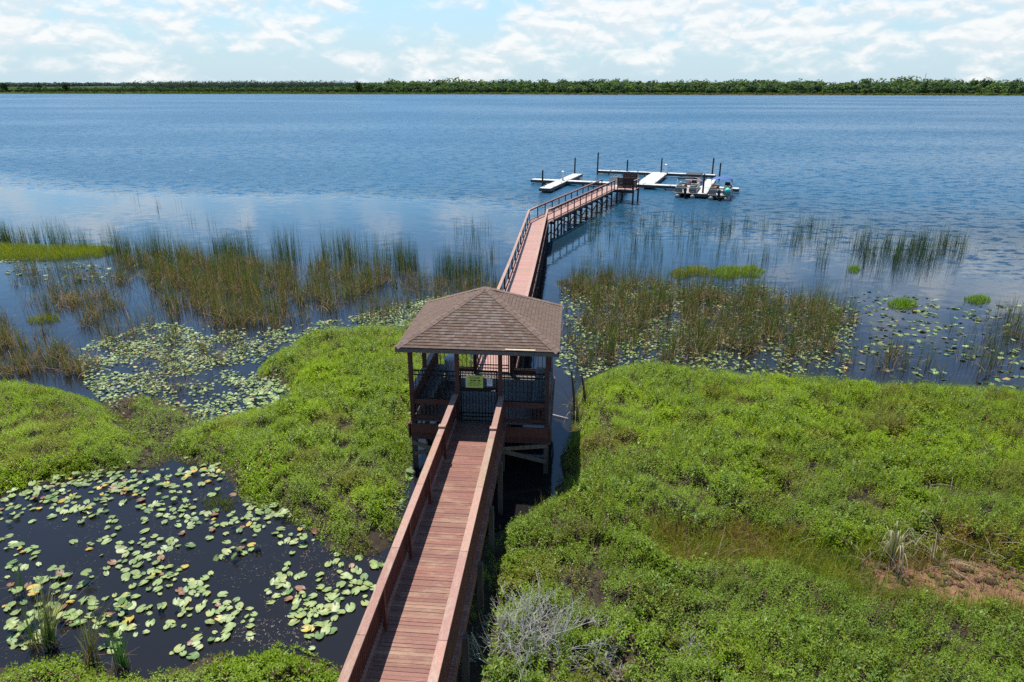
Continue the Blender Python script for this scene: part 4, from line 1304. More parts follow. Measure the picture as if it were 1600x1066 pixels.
tall_shoots(RIGHT, 34, "taller broad leaved shoots rising in patches out of the right hand growth")
tall_shoots(CENTRE, 22, "taller broad leaved shoots on the mound left of the gazebo", False)
x, y = RIGHT.scatter(9); h, d = height(RIGHT, x, y, .85, True); k = (fbm(x / 2.0, y / 2.0, 500, 3) > .5) & (d > .3) & (x > -1.05 + .0875 * (y - 19) + 1.2); x, y, h = x[k], y[k], h[k]; n = len(x)
x = np.repeat(x, 7) + rng.normal(0, .05, 7 * n); y = np.repeat(y, 7) + rng.normal(0, .05, 7 * n); h = np.repeat(h, 7); n = len(x)
v, f, c = blades(np.stack([x, y, h - .2], 1), rng.uniform(.35, .7, n), np.abs(rng.normal(.1, .25, n)), rng.uniform(0, 6.28, n), np.full(n, .010), jitter((.16, .20, .03), n, .35), jitter((.26, .24, .07), n, .3), 3)
tag(np_mesh("grass_blades", v, f, c, M_REED), "thin grass blades sticking up through the right hand growth", "grass", kind="stuff")


def grass(name, parts, label, cat="grass", kind="stuff"):
    v, f, c = join(parts); o = np_mesh(name, v, f, c, M_REED)
    return tag(o, label, cat, kind=kind)


def blade_set(x, y, z, hm, col, tip=None, lean=.35, w=.012, var=.3, segs=3, leanaz=None):
    n = len(x); B = np.stack([x, y, np.full(n, z) if np.isscalar(z) else z], 1)
    az = rng.uniform(0, 6.283, n) if leanaz is None else leanaz + rng.normal(0, .6, n)
    return blades(B, hm * rng.uniform(1 - var, 1 + var, n), np.abs(rng.normal(0, lean, n)), az, np.full(n, w) * rng.uniform(.7, 1.3, n), jitter(col, n, .25, .08), None if tip is None else jitter(tip, n, .2, .08), segs)


# olive grass in the hollow of the right-hand growth
tx, ty = RIGHT.scatter(70); kk = rng.poisson(9, len(tx)); sp_ = np.repeat(rng.uniform(.03, .16, len(tx)), kk); tk = np.repeat(rng.uniform(0, 1, len(tx)), kk)
x = np.repeat(tx, kk) + rng.normal(0, 1, kk.sum()) * sp_; y = np.repeat(ty, kk) + rng.normal(0, 1, kk.sum()) * sp_
bd, bt = band_dist(x, y)
k = (bd < 1.05 + .5 * (fbm(x / .7, y / .7, 14) - .5))
soil = smooth01(2.7, 3.2, bt) * (1 - smooth01(.25, .8, bd + .5 * (fbm(x / .5, y / .5, 15) - .5))); k &= rng.uniform(0, 1, len(x)) > soil * .95
x, y, bt, tk = x[k], y[k], bt[k], tk[k]; h, _ = height(RIGHT, x, y, .85, True)
gm = (.6 * fbm(x / .8, y / .8, 19, 3) + .4 * tk)[:, None]
ga = np.where(gm < .36, np.array([[.085, .150, .016]]), np.where(gm < .52, np.array([[.165, .215, .018]]), np.where(gm < .66, np.array([[.225, .225, .026]]), np.array([[.235, .150, .060]]))))
hollow = [blades(np.stack([x, y, np.maximum(h * .3, .02)], 1), (.22 + .42 * tk) * rng.uniform(.7, 1.2, len(x)), np.abs(rng.normal(.25, .5, len(x))), rng.uniform(0, 6.28, len(x)), rng.uniform(.010, .022, len(x)), jitter(ga, len(x), .35, .1), jitter(ga * 1.2, len(x), .3, .1), 4)]
grass("hollow_grass", hollow, "olive and straw coloured grass in the hollow among the right hand growth")
# dead litter and clods on the bare soil
x, y = RIGHT.scatter(260); bd, bt = band_dist(x, y); k = (bt > 2.6) & (bd < .95) & (rng.uniform(0, 1, len(x)) < .25 + .75 * (fbm(x / .4, y / .4, 23) > .5)); x, y = x[k], y[k]; n = len(x); h, _ = height(RIGHT, x, y, .85, True)
lc = np.array([[.26, .15, .075], [.12, .07, .042], [.30, .23, .14], [.05, .035, .025]])[rng.integers(0, 4, n)]
v, f, c = blades(np.stack([x, y, .06 + .45 * np.maximum(h - .1, 0)], 1), rng.uniform(.04, .14, n), rng.uniform(.8, 2.6, n), rng.uniform(0, 6.28, n), rng.uniform(.008, .022, n), jitter(lc, n, .3, .1), None, 2)
tag(np_mesh("leaf_litter", v, f, c, M_REED), "brown dead litter strewn over the bare soil in the hollow", "litter", kind="stuff")
mb = MB()
for i in range(70):
    X, Y = at(random.gauss(1500, 75), random.gauss(896, 12), .15); q = random.uniform(.03, .11); z = .08
    mb.tube([(X, Y, z - q * .5), (X, Y, z), (X + q * .2, Y, z + q * .55), (X + q * .1, Y, z + q * .7)], [q, q * 1.2, q * .7, q * .1], 6, vary((.085, .05, .03), .4))
tag(mb.build("soil_clods", M_SOIL, None, True), "dark lumps of soil on the bare patch in the hollow", "soil", kind="stuff")

# dry twigs sticking out of the right growth and lying over the bare soil
mb = MB()
for i in range(150):
    px, py = random.choice([(random.gauss(1470, 70), random.gauss(862, 16)), (random.gauss(1500, 60), random.gauss(800, 40)), (random.gauss(1300, 160), random.gauss(740, 60))])
    X, Y = at(px, py, .5); z0 = random.uniform(.35, .7); a = random.uniform(0, 6.28); l = random.uniform(.25, .9); e = random.uniform(-.3, .8)
    p = Vector((X, Y, z0)); q = p + Vector((math.cos(a) * l, math.sin(a) * l, e * l * .6)); mid = p.lerp(q, .5) + Vector((0, 0, .08 * l))
    mb.tube([p, mid, q], [.005, .0045, .002], 4, vary((.30, .25, .19), .3), caps=False)
tag(mb.build("dry_twigs", M_TWIG), "dry pale stalks lying over the hollow and poking out of the right growth", "twigs", kind="stuff")

# dead grass clump in the hollow
bx, by = at(1392, 886, .2)
r = empty("dead_grass_clump", (bx, by, .1), 0, "tall clump of drooping straw coloured dead leaves in the hollow", "dead plant")
n = 46; z0 = np.zeros(n)
az = rng.uniform(0, 6.283, n)
def drooping(n, hh, reach, drop, col, w):
    az = rng.uniform(0, 6.283, n); vs = []; cs = []; segs = 6
    H_ = hh * rng.uniform(.6, 1.1, n); Rr = reach * rng.uniform(.4, 1.2, n); cl = jitter(col, n, .25, .06)
    wd = np.stack([-np.sin(az), np.cos(az), np.zeros(n)], 1)
    for i in range(segs + 1):
        t = i / segs
        p = np.stack([np.cos(az) * Rr * t ** 1.2, np.sin(az) * Rr * t ** 1.2, H_ * (1 - (2 * t - 1) ** 2 if False else math.sin(t * 2.25) - drop * t ** 3)], 1)
        ww = w * (1 - .7 * t)
        vs += [p - wd * ww, p + wd * ww]; cs += [cl, cl]
    kk = 2 * (segs + 1); v = np.stack(vs, 1).reshape(-1, 3); c = np.stack(cs, 1).reshape(-1, 3); o = (np.arange(n) * kk)[:, None]
    return v, np.concatenate([o + np.array([[2 * i, 2 * i + 1, 2 * i + 3, 2 * i + 2]]) for i in range(segs)], 0), c
v, f, c = drooping(26, 1.6, .9, 1.2, (.38, .32, .24), .013); np_mesh("dead_leaves", v, f, c, M_REED, r)
v, f, c = drooping(12, 1.45, .4, .3, (.22, .25, .07), .018); np_mesh("green_leaves", v, f, c, M_REED, r)
bx, by = at(1470, 876, .25)
r = empty("dead_grass_clump", (bx, by, .1), 0, "collapsed pale dead stalks on the brown soil right of the drooping clump", "dead plant")
v, f, c = drooping(11, .4, 1.1, .6, (.30, .25, .18), .010); np_mesh("dead_leaves", v, f, c, M_REED, r)


# bare grey shrub at the bottom, right of the boardwalk
def shrub(px, py, size, n, label, col=(.37, .35, .32)):
    X, Y = at(px, py, .4); r = empty("bare_shrub", (X, Y, .05), 0, label, "shrub"); rs = random.Random(int(px))
    mb = MB()
    def grow(p, d, l, rad, lev):
        q = p + d * l; m_ = p.lerp(q, .5) + Vector((rs.gauss(0, .04), rs.gauss(0, .04), 0)) * l
        mb.tube([p, m_, q], [rad, rad * .85, rad * .65], 4, vary(col, .2, .03), caps=False)
        if lev == 0: return
        for i in range(rs.choice((2, 3, 3))):
            nd = (d + Vector((rs.gauss(0, .55), rs.gauss(0, .55), rs.gauss(.08, .35)))).normalized(); grow(q if i else m_, nd, l * rs.uniform(.6, .85), rad * .62, lev - 1)
    for i in range(n):
        a = rs.uniform(0, 6.28); d = Vector((math.cos(a) * .8, math.sin(a) * .8, rs.uniform(.5, 1.2))).normalized()
        grow(Vector((rs.gauss(0, .35) * size, rs.gauss(0, .25) * size, .1)), d, size * rs.uniform(.3, .45), .011 * size, 4)
    mb.build("twigs", M_TWIG, r)


shrub(800, 1022, 1.45, 26, "large bare grey shrub at the bottom, beside the boardwalk's right rail")
shrub(935, 1040, 1.0, 10, "smaller bare grey shrub in the growth right of the large bare one")
shrub(1110, 1050, .8, 6, "sparse bare grey twigs in the growth at the bottom middle")
shrub(990, 985, .6, 3, "small bare grey twigs above the two bottom shrubs")

# dead stick leaning in the shade beside the boardwalk
a = Vector((*at(757, 1030, .4), .3)); b = Vector((*at(736, 988, 1.0), 1.0))
mb = MB(); mb.tube([a, a.lerp(b, .5) + Vector((.02, 0, .03)), b], [.018, .016, .01], 6, (.42, .34, .2)); tag(mb.build("dead_stick", M_TWIG), "pale straw stick leaning in the shade beside the right rail", "stick")
a = Vector((*at(752, 975, .4), .4)); b = Vector((*at(748, 958, .9), .9))
mb = MB(); mb.tube([a, a.lerp(b, .5), b], [.014, .012, .008], 6, (.3, .17, .1)); tag(mb.build("dead_stick", M_TWIG), "short brown stick above the pale leaning one in the shade", "stick")

# ------------------------------------------------------------------ sedge clumps on the near bank
def sedge(px, py, n, hh, lean, col, tip, w, label, az=None):
    X, Y = at(px, py, .05); r = empty("sedge_clump", (X, Y, .02), 0, label, "sedge", None)
    x = rng.normal(0, .07, n); y = rng.normal(0, .05, n)
    v, f, c = blade_set(x, y, 0.0, hh, col, tip, lean, w, .3, 5, az); np_mesh("leaves", v, f, c, M_REED, r)
    x = rng.normal(0, .12, n // 2); y = rng.normal(0, .1, n // 2)
    v, f, c = blade_set(x, y, 0.0, hh * .35, (.25, .19, .13), None, .9, w, .4); np_mesh("dead_leaves", v, f, c, M_REED, r)


sedge(80, 1008, 52, 1.55, .30, (.07, .15, .02), (.30, .27, .15), .024, "tall green sedge clump on the near bank with straw tipped leaves leaning right", .5)
sedge(145, 1035, 40, 1.35, .26, (.12, .10, .035), (.22, .25, .10), .018, "brownish sedge clump with tall thin leaves, middle one on the near bank", .6)
sedge(190, 1040, 40, 1.0, .16, (.05, .14, .025), (.08, .17, .04), .018, "upright dark green sedge clump, nearest to the open dark water")
sedge(54, 1008, 28, 1.1, .2, (.06, .15, .02), (.14, .19, .05), .018, "short green sedge clump left of the tall straw tipped one")
sedge(35, 920, 16, 1.0, .12, (.06, .13, .025), (.10, .17, .05), .014, "few thin green sedge stems standing among pads in the pond")

# ------------------------------------------------------------------ reeds
RG = np.array([.115, .165, .030]); RD = np.array([.040, .072, .026]); RB = np.array([.235, .160, .080]); RY = np.array([.155, .145, .03])


def reeds(label, poly, dens, hm, mix=(.55, .3, .15), w=.016, clump=1.2, thr=.42, litter=0.0, lean=.16, name="reed_bed", upright_only=False, seed=1):
    tx, ty = poly.scatter(dens / 9); kk = rng.poisson(9, len(tx)); sp_ = np.repeat(rng.uniform(.05, .26, len(tx)), kk)
    x = np.repeat(tx, kk) + rng.normal(0, 1, kk.sum()) * sp_; y = np.repeat(ty, kk) + rng.normal(0, 1, kk.sum()) * sp_
    f_ = fbm(x / clump, y / clump, seed, 3); e = smooth01(0, 2.2, poly.dist(x, y))
    k = f_ * (.66 + .36 * e) > thr - .02 + .12 * (rng.uniform(0, 1, len(x)) - .5)
    x, y = x[k], y[k]; n = len(x)
    pick = rng.choice(3, n, p=mix); col = np.array([RD, RG, RB])[pick]
    hv = hm * (.55 + .9 * fbm(x / 2.5, y / 2.5, seed + 5))
    B = np.stack([x, y, np.full(n, -.05)], 1)
    ps = [blades(B, hv * rng.uniform(.55, 1.15, n), np.abs(rng.normal(0, lean, n)), rng.uniform(0, 6.28, n), w * rng.uniform(.7, 1.4, n), jitter(col, n, .3, .08), jitter(col * 1.15, n, .3, .08), 3)]
    if litter > 0:                                                           # fallen dead stems round the foot
        m = rng.uniform(0, 1, n) < litter; q = m.sum()
        B2 = np.stack([x[m] + rng.normal(0, .2, q), y[m] + rng.normal(0, .2, q), rng.uniform(0, .15, q)], 1)
        ps.append(blades(B2, rng.uniform(.25, .75, q), np.abs(rng.normal(.9, .6, q)), rng.uniform(0, 6.28, q), w * 1.5 * rng.uniform(.7, 1.4, q), jitter((.25, .175, .105), q, .45, .08), None, 3))
    grass(name, ps, label, "reeds")


R1 = ppoly([(170, 400), (250, 392), (330, 402), (450, 408), (560, 412), (640, 425), (648, 450), (600, 470), (560, 486), (480, 508), (390, 524), (300, 508), (235, 470), (180, 450)])
reeds("dense green and brown reed bed in the open water left of the gazebo", R1, 50, 1.5, (.30, .42, .28), .020, 1.1, .42, .75, .18, seed=3)
reeds("dark tall rushes along the back of the left reed bed", ppoly([(165, 388), (330, 393), (560, 398), (700, 412), (775, 420), (780, 445), (640, 432), (560, 418), (330, 408), (170, 408)]), 60, 2.2, (.75, .2, .05), .017, 1.8, .40, 0, .10, seed=9)
reeds("mixed reeds between the left reed bed and the far pier", ppoly([(640, 428), (780, 442), (775, 468), (700, 490), (650, 505), (560, 505), (540, 490), (610, 468)]), 44, 1.35, (.45, .25, .3), .017, 1.3, .44, .6, .2, seed=14)
reeds("rushes behind the yellow grass at the far left", ppoly([(-80, 368), (0, 374), (90, 378), (190, 386), (185, 396), (90, 388), (0, 384), (-80, 382)]), 55, 1.9, (.7, .25, .05), .018, 1.6, .36, 0, .1, seed=21)
reeds("brown tangled reeds in the shallow water at the left edge", ppoly([(-60, 490), (20, 500), (70, 520), (130, 560), (160, 590), (90, 600), (0, 596), (-60, 590)]), 75, 1.25, (.25, .35, .40), .02, .9, .42, .8, .25, seed=27)
reeds("thin scattered reeds in the blue water at left", ppoly([(0, 420), (170, 410), (240, 470), (300, 512), (240, 560), (120, 530), (20, 490)]), 34, 1.3, (.4, .3, .3), .016, 1.0, .46, .5, .2, seed=33)
reeds("brown clump of reeds left of the main left reed bed", ppoly([(60, 468), (130, 460), (190, 462), (200, 480), (120, 486), (65, 484)]), 40, .8, (.2, .3, .5), .02, 1, .34, .9, .3, seed=35)
R4 = ppoly([(878, 445), (930, 430), (1010, 430), (1060, 446), (1180, 452), (1260, 466), (1330, 478), (1340, 510), (1300, 560), (1200, 576), (1080, 572), (1000, 566), (920, 575), (885, 560)])
reeds("tangled green and brown reeds right of the gazebo", R4, 52, 1.55, (.42, .38, .20), .021, 1.0, .43, .9, .22, seed=41)
reeds("tall green reeds standing along the edge of the right growth", ppoly([(930, 540), (1080, 545), (1250, 565), (1350, 585), (1340, 595), (1200, 580), (1060, 568), (930, 566)]), 26, 1.6, (.2, .7, .1), .022, .8, .50, .3, .15, seed=47)
reeds("dark rush stand out in the water at far right", ppoly([(1322, 388), (1400, 380), (1500, 384), (1520, 398), (1440, 416), (1380, 430), (1335, 415)]), 34, 1.9, (.9, .1, 0), .018, 1.3, .40, 0, .12, seed=51)
reeds("scattered thin rushes in the water between the pier and the rush stand", ppoly([(900, 345), (1060, 338), (1300, 350), (1540, 390), (1480, 430), (1330, 440), (1150, 410), (1000, 420), (890, 400)]), 8, 1.5, (.8, .15, .05), .016, 1.5, .46, 0, .18, seed=57)
reeds("thin rushes at the back of the right reed bed", ppoly([(880, 425), (1000, 420), (1250, 448), (1360, 470), (1340, 480), (1180, 455), (1040, 440), (890, 440)]), 26, 1.5, (.7, .25, .05), .016, 1.0, .44, 0, .14, seed=61)
reeds("dark reeds in the grey water at the right edge", ppoly([(1480, 500), (1580, 478), (1700, 490), (1720, 590), (1600, 600), (1500, 590), (1470, 550)]), 24, 1.3, (.6, .3, .1), .016, .9, .47, .4, .2, seed=67)
reeds("sparse reeds and dead stems standing before the right growth", ppoly([(1240, 530), (1400, 520), (1490, 550), (1500, 596), (1380, 592), (1250, 578)]), 24, 1.25, (.45, .3, .25), .016, .8, .46, .5, .2, seed=71)
reeds("a few single rushes in the open lake at left", ppoly([(140, 300), (230, 300), (320, 330), (420, 360), (280, 370), (160, 330)]), .35, 1.6, (1, 0, 0), .016, 1.5, .4, 0, .1, seed=75)
reeds("thin rushes in the lake beside the far pier", ppoly([(700, 360), (770, 350), (790, 400), (740, 425), (690, 410)]), 5, 1.6, (1, 0, 0), .016, 1.5, .42, 0, .1, seed=79)
reeds("sparse green stems poking up among the lily pads left of the gazebo", ppoly([(180, 520), (380, 530), (560, 500), (640, 490), (600, 512), (480, 520), (390, 570), (380, 625), (240, 640), (170, 600)]), 20, .6, (.4, .3, .3), .016, .8, .46, .8, .25, seed=83)

# dead cattails beside the gazebo
def cattail(px, py, h, n, label):
    X, Y = at(px, py, .1); r = empty("cattail", (X, Y, 0), 0, label, "cattail")
    mb = MB(); mb.tube([(0, 0, -.1), (-.06, .02, h * .5), (-.17, .05, h)], [.05, .045, .022], 7, (.10, .062, .035)); mb.build("stem", M_PILE, r)
    v, f, c = blade_set(rng.normal(0, .08, n), rng.normal(0, .08, n), 0.0, h * .8, (.08, .11, .03), (.14, .13, .06), .3, .022, .4); np_mesh("leaves", v, f, c, M_REED, r)
    v, f, c = drooping(14, .7, .7, .7, (.30, .25, .19), .014); np_mesh("dead_leaves", v, f, c, M_REED, r)


cattail(898, 650, 1.9, 26, "tall brown leaning stem with dead leaves at the right of the gazebo")
cattail(914, 632, 1.4, 30, "dark leafy stem just right of the brown leaning one")

# bright grass islands
def island(poly, dens, h, cols, label, name="grass_island"):
    x, y = poly.scatter(dens); e = smooth01(0, .8, poly.dist(x, y)); n = len(x)
    m = fbm(x / 1.5, y / 1.2, 7)[:, None]; col = np.array([cols[0]]) * m + np.array([cols[1]]) * (1 - m)
    B = np.stack([x, y, np.full(n, -.02)], 1)
    v, f, c = blades(B, h * (.45 + .55 * e) * rng.uniform(.6, 1.2, n), np.abs(rng.normal(0, .45, n)), rng.uniform(0, 6.28, n), np.full(n, .022), jitter(col, n, .2, .06), jitter(col * 1.2, n, .2, .06), 3)
    tag(np_mesh(name, v, f, c, M_REED), label, "grass", "grass islands in the water")


YG = ((.25, .30, .012), (.20, .22, .02)); BG = ((.20, .33, .012), (.15, .26, .012))
island(ppoly([(-60, 386), (0, 382), (90, 386), (160, 384), (188, 392), (160, 402), (80, 408), (0, 408), (-60, 404)]), 150, .5, YG, "long yellow green grass island at the far left")
island(ppoly([(1044, 427), (1060, 419), (1085, 416), (1113, 420), (1114, 434), (1085, 431), (1066, 437), (1050, 434)]), 200, .42, ((.19, .22, .02), (.24, .25, .015)), "olive half of the grass patch right of the far pier")
island(ppoly([(1110, 422), (1128, 416), (1160, 418), (1178, 414), (1196, 424), (1188, 434), (1160, 433), (1138, 439), (1112, 433)]), 200, .40, ((.25, .34, .01), (.20, .26, .012)), "yellow green half of the grass patch right of the far pier")
island(ppoly([(1325, 418), (1338, 416), (1346, 421), (1340, 427), (1327, 426)]), 300, .45, BG, "smallest round grass tuft, beside the dark rush stand")
island(ppoly([(1386, 472), (1405, 468), (1430, 471), (1434, 480), (1412, 484), (1390, 481)]), 260, .5, BG, "bright round grass tuft in the water nearest the right growth")
island(ppoly([(1506, 466), (1528, 462), (1549, 466), (1548, 473), (1526, 476), (1508, 473)]), 260, .45, BG, "bright round grass tuft at far right, behind the dark pads")
island(ppoly([(868, 440), (884, 437), (888, 446), (874, 450)]), 200, .4, ((.2, .2, .02), (.16, .15, .03)), "small yellow grass tuft beside the far pier")
island(ppoly([(40, 498), (90, 492), (95, 502), (45, 508)]), 160, .5, YG, "small yellow green grass patch among the left reeds")
island(ppoly([(312, 778), (345, 770), (372, 780), (360, 795), (325, 796)], .1), 420, .35, ((.11, .15, .02), (.14, .15, .03)), "little olive grass patch at the pond side of the centre mound")

# ------------------------------------------------------------------ lily pads
RIM = 13


def pad_shape(k):
    rs = np.random.default_rng(100 + k); pts = []
    for i in range(RIM):
        a = math.radians(18 + 324 * i / (RIM - 1)); rr = 1 + .035 * rs.normal()
        pts.append((math.cos(a) * rr * 1.22, math.sin(a) * rr * .95, .035 * rs.normal() + .14 * abs(math.sin(a)) * rs.choice((0, 0, 1, 1.6)) + .03 * math.sin(2 * a + k)))
    return np.array(pts)


SHAPES = [pad_shape(k) for k in range(8)]
PADC = {"green": (.165, .220, .070), "yellow": (.36, .25, .04), "brown": (.17, .085, .04)}
PADC['pale'] = (.21, .255, .095); PADC['dark'] = (.085, .14, .04)
padmesh = {}
for cn, cv in PADC.items():
    for k in range(8):
        sh = SHAPES[k]; v = np.concatenate([[[.18, 0, -.03]], sh]); f = np.array([[0, i, i + 1] for i in range(1, RIM)])
        cc_ = np.repeat([cv], len(v), 0) * np.array([1, 1, 1.0]); rs = np.random.default_rng(k); cc_ = cc_ * (1 + .22 * rs.uniform(-1, 1, (len(v), 1)))
        cc_[0] = cc_[0] * 1.25
        if cn in ("green", "pale") and k % 3 == 0: cc_[3:6] = np.array([.32, .27, .06])
        if cn == "yellow": cc_[6:] = cc_[6:] * .3 + np.array([.20, .25, .05]) * .7
        o = np_mesh("lily_pad", v, f, cc_, M_PAD); me = o.data; bpy.data.objects.remove(o); padmesh[(cn, k)] = me

BLOBS = [  # pixel centre, spread, count, where
    (60, 772, 70, 24, 60, 0), (150, 748, 70, 18, 60, 0), (205, 762, 80, 20, 50, 0), (120, 797, 70, 18, 20, 0), (290, 752, 50, 22, 22, 0), (330, 737, 30, 12, 14, 0), (250, 792, 40, 14, 10, 0), (20, 800, 30, 25, 14, 0),
    (265, 802, 60, 22, 24, 1), (300, 808, 40, 20, 20, 1), (240, 852, 50, 22, 20, 1), (212, 892, 42, 30, 22, 1), (250, 905, 35, 18, 14, 1), (160, 850, 50, 20, 8, 1), (145, 800, 50, 14, 10, 1),
    (20, 852, 18, 16, 8, 2), (30, 888, 22, 8, 5, 2), (52, 862, 10, 8, 3, 2), (15, 925, 16, 25, 6, 2),
    (380, 815, 40, 14, 18, 3), (450, 802, 40, 20, 26, 3), (470, 842, 28, 14, 11, 3), (425, 790, 40, 10, 12, 3), (378, 858, 24, 14, 10, 3), (350, 872, 12, 6, 3, 3),
    (300, 920, 35, 22, 16, 4), (308, 950, 30, 14, 9, 4), (352, 965, 40, 28, 26, 4), (270, 976, 20, 10, 4, 4), (300, 1012, 22, 14, 7, 4),
    (450, 902, 34, 22, 14, 5), (432, 930, 16, 12, 4, 5), (476, 952, 42, 30, 24, 5), (540, 892, 26, 22, 14, 5), (566, 915, 18, 18, 9, 5), (522, 942, 30, 22, 12, 5), (496, 990, 26, 20, 9, 5), (585, 880, 14, 10, 5, 5),
    (80, 930, 56, 26, 22, 6), (90, 968, 56, 18, 22, 6), (20, 992, 22, 34, 16, 6), (160, 962, 28, 18, 12, 6), (192, 952, 30, 24, 16, 6), (232, 950, 28, 18, 9, 6), (190, 988, 24, 14, 6, 6), (95, 905, 20, 10, 6, 6), (140, 908, 15, 8, 4, 6), (60, 1000, 28, 14, 8, 6), (165, 1010, 20, 10, 6, 6),
]
WHERE = ["along the weedy back edge of the dark pond", "across the middle of the dark pond", "on dark water at the left edge of the pond", "below the green mound left of the gazebo", "in the loose bunch by the open dark water", "on dark water beside the boardwalk", "round the near sedge clumps"]
cand = []
for (bx, by, sx, sy, n, wi) in BLOBS:
    for i in range(int(n * 1.75)):
        px = bx + rng.normal(0, sx * .55); py = by + rng.normal(0, sy * .6)
        X, Y = at(px, py, .02)
        cand.append((X, Y, wi))
P = np.array([(a, b) for a, b, _ in cand])
bad = RIGHT.inside(P[:, 0], P[:, 1]) | (CENTRE.inside(P[:, 0], P[:, 1]) & (CENTRE.dist(P[:, 0], P[:, 1]) > .35)) | (LEFT.inside(P[:, 0], P[:, 1]) & (LEFT.dist(P[:, 0], P[:, 1]) > .3)) | (NEAR.inside(P[:, 0], P[:, 1]) & (NEAR.dist(P[:, 0], P[:, 1]) > .3))
rail_x = -1.05 + .0875 * (P[:, 1] - 19) - .95
bad |= P[:, 0] > rail_x
# relax: pads overlap a little, never sit on top of each other
keep = []
for i in range(len(P)):
    if bad[i] or P[i, 0] < -.80 * P[i, 1] - 1.5: continue
    if all((P[i, 0] - P[j, 0]) ** 2 + (P[i, 1] - P[j, 1]) ** 2 > .118 ** 2 for j in keep): keep.append(i)
keep.sort(key=lambda i: P[i, 0] ** 2 + P[i, 1] ** 2)


def pad_color(): return random.choices(("green", "pale", "dark", "yellow", "brown"), (.48, .30, .12, .04, .06))[0]


LOOK = {"green": "green lily pad", "pale": "pale whitish green lily pad", "dark": "dark green lily pad", "yellow": "yellowing lily pad", "brown": "brown dying lily pad"}
rest = []
for n_, i in enumerate(keep):
    X, Y = P[i]; wi = cand[i][2]; cn = pad_color(); s = random.choice((.6, .75, .9, 1, 1.1, 1.25)) * random.uniform(.078, .096) * (1.12 if wi in (6, 5) else 1)
    if wi == 6 and random.random() < .4: z, tl = random.uniform(.08, .30), .35       # raised leaves among the sedge
    elif wi in (0, 3) and random.random() < .3: z, tl = random.uniform(.05, .2), .35
    else: z, tl = random.uniform(.012, .05), .13
    rot = (random.gauss(0, tl), random.gauss(0, tl), random.uniform(0, 6.28))
    if n_ < 300:
        o = bpy.data.objects.new("lily_pad", padmesh[(cn, random.randrange(8))]); COL.objects.link(o)
        o.location = (X, Y, z); o.rotation_euler = rot; o.scale = (s, s, s)
        lb = f"{LOOK[cn]} {'raised' if z > .06 else 'lying'} {WHERE[wi]}"
        tag(o, lb, "lily pad", f"{LOOK[cn]}s {'standing' if z > .06 else 'floating'} {WHERE[wi]}")
    else:
        rest.append((X, Y, z, s, rot, cn))


def pads_mass(X, Y, Z, S, col, tilt, label):
    n = len(X); V = np.zeros((n, RIM + 1, 3)); k = rng.integers(0, 8, n)
    base = np.stack([np.concatenate([[[.18, 0, -.03]], s]) for s in SHAPES])[k]
    a = rng.uniform(0, 6.28, n); ca, sa = np.cos(a), np.sin(a)
    x = base[..., 0] * ca[:, None] - base[..., 1] * sa[:, None]; y = base[..., 0] * sa[:, None] + base[..., 1] * ca[:, None]
    z = base[..., 2] + x * rng.normal(0, tilt, n)[:, None] + y * rng.normal(0, tilt, n)[:, None]
    V = np.stack([X[:, None] + x * S[:, None], Y[:, None] + y * S[:, None], np.maximum(Z[:, None] + z * S[:, None], .004)], -1).reshape(-1, 3)
    tri = np.array([[0, i, i + 1] for i in range(1, RIM)]); f = ((np.arange(n) * (RIM + 1))[:, None, None] + tri[None]).reshape(-1, 3)
    c = np.repeat(jitter(col, n, .18, .06), RIM + 1, 0)
    tag(np_mesh("lily_pads", V, f, c, M_PAD), label, "lily pads", kind="stuff")


q = rest
pads_mass(np.array([a[0] for a in q]), np.array([a[1] for a in q]), np.array([a[2] for a in q]), np.array([a[3] for a in q]), np.array([PADC[a[5]] for a in q]), .12, "pale green lily pads crowding the back of the dark pond")


def pad_field(poly, dens, label, clump=1.4, thr=.45, s=.13, dark=.08, mats=()):
    x, y = poly.scatter(dens); f_ = fbm(x / clump, y / clump, 121, 3) + .36 * (rng.uniform(0, 1, len(x)) - .5); k = f_ > thr
    for m in mats: k &= ~(m.inside(x, y) & (m.dist(x, y) > .2))
    x, y = x[k], y[k]; n = len(x)
    col = np.repeat([PADC["green"]], n, 0) * np.array([1.0, .98, .95]) * rng.uniform(.55, 1.45, (n, 1)); u = rng.uniform(0, 1, n)
    col[u < dark] = (.03, .05, .02); col[(u > .96)] = PADC["yellow"]; col[u > .98] = PADC["brown"]
    pads_mass(x, y, np.where(rng.uniform(0, 1, n) < .15, rng.uniform(.04, .2, n), .015), s * rng.uniform(.7, 1.25, n), col, .18, label)


pad_field(ppoly([(120, 545), (240, 505), (400, 520), (470, 508), (560, 492), (650, 470), (700, 462), (775, 462), (775, 485), (650, 510), (560, 515), (500, 520), (460, 560), (460, 620), (420, 650), (330, 680), (230, 690), (130, 600)]), 78, "small pale lily pads covering the water left of the gazebo", 1.0, .45, .056, .12, (CENTRE, LEFT))
pad_field(ppoly([(0, 405), (120, 408), (200, 425), (160, 445), (60, 440), (0, 430)]), 4, "pale lily pads on the blue water below the far left grass island", 1.5, .46, .10)
pad_field(ppoly([(878, 450), (1000, 440), (1180, 445), (1300, 470), (1340, 500), (1320, 590), (1200, 585), (1000, 572), (900, 600), (868, 570)]), 34, "pale lily pads among the reeds right of the gazebo", 1.1, .44, .060, .18, (RIGHT,))
pad_field(ppoly([(1300, 470), (1360, 455), (1480, 470), (1620, 480), (1700, 500), (1700, 615), (1560, 606), (1400, 598), (1300, 580)]), 8.0, "dark and pale lily pads on the grey water at right", 1.2, .48, .10, .5, (RIGHT,))
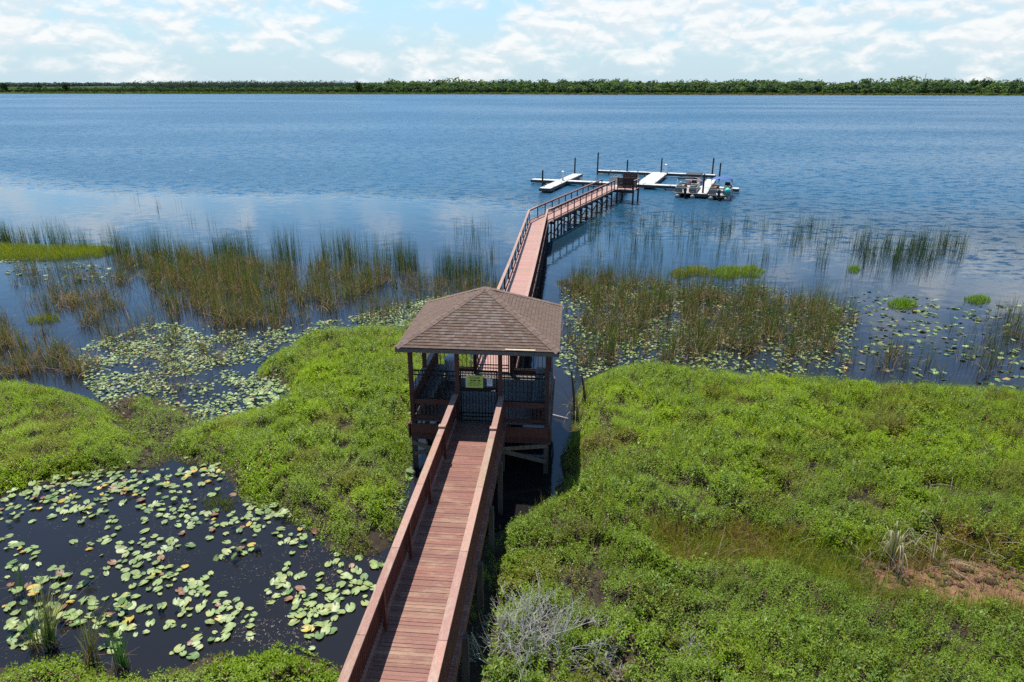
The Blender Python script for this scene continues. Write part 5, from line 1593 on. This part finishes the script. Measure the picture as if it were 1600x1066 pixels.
pad_field(ppoly([(380, 620), (400, 600), (440, 590), (450, 600), (430, 625), (390, 634)], .1), 26, "crowded lily pads in the notch of the centre mound", .9, .2, .11, .02)
pad_field(ppoly([(600, 660), (640, 600), (648, 700), (632, 790), (605, 780)], .1), 9, "a few lily pads in the shade at the left posts of the gazebo", .9, .42, .14, .1)

# floating plant scraps on the dark pond
sc_poly = ppoly([(470, 850), (600, 850), (600, 930), (560, 960), (520, 1000), (400, 1020), (360, 990), (420, 960), (400, 930), (470, 900)])
x, y = sc_poly.scatter(160); k = (fbm(x / .5, y / .5, 131, 3) > .56) & (x < -1.05 + .0875 * (y - 19) - .95); x, y = x[k], y[k]; n = len(x)
az = rng.uniform(0, 6.28, n); d = np.stack([np.cos(az), np.sin(az), np.full(n, .15)], 1); l = rng.uniform(.02, .08, n)
v, f, c = leaves(np.stack([x, y, np.full(n, .006)], 1), d, l, l * .35, np.zeros(n), jitter((.13, .10, .075), n, .4, .1))
tag(np_mesh("pond_scraps", v, f, c, M_LEAF), "grey brown plant scraps floating on the dark pond by the boardwalk", "debris", kind="stuff")
q = ppoly([(0, 770), (150, 745), (330, 735), (480, 830), (600, 870), (560, 960), (480, 1010), (330, 1010), (150, 1030), (0, 1030)])
x, y = q.scatter(70); k = (fbm(x / .8, y / .8, 151, 3) > .54) & (x < -1.05 + .0875 * (y - 19) - .95); x, y = x[k], y[k]; n = len(x)
az = rng.uniform(0, 6.28, n); d = np.stack([np.cos(az), np.sin(az), np.full(n, .1)], 1); l = rng.uniform(.015, .07, n)
v, f, c = leaves(np.stack([x, y, np.full(n, .005)], 1), d, l, l * .3, np.zeros(n), jitter((.10, .085, .06), n, .5, .1))
tag(np_mesh("pond_scraps", v, f, c, M_LEAF), "fine brown scraps drifting between the lily pads of the dark pond", "debris", kind="stuff")
# a fallen pale branch in the water beside the gazebo
a = Vector((*at(862, 648, .05), .06)); b = Vector((*at(888, 654, .05), .05))
mb = MB(); mb.tube([a, a.lerp(b, .5), b], [.02, .018, .012], 6, (.45, .42, .38)); tag(mb.build("fallen_branch", M_TWIG), "pale bare branch lying on the water just right of the gazebo", "branch")
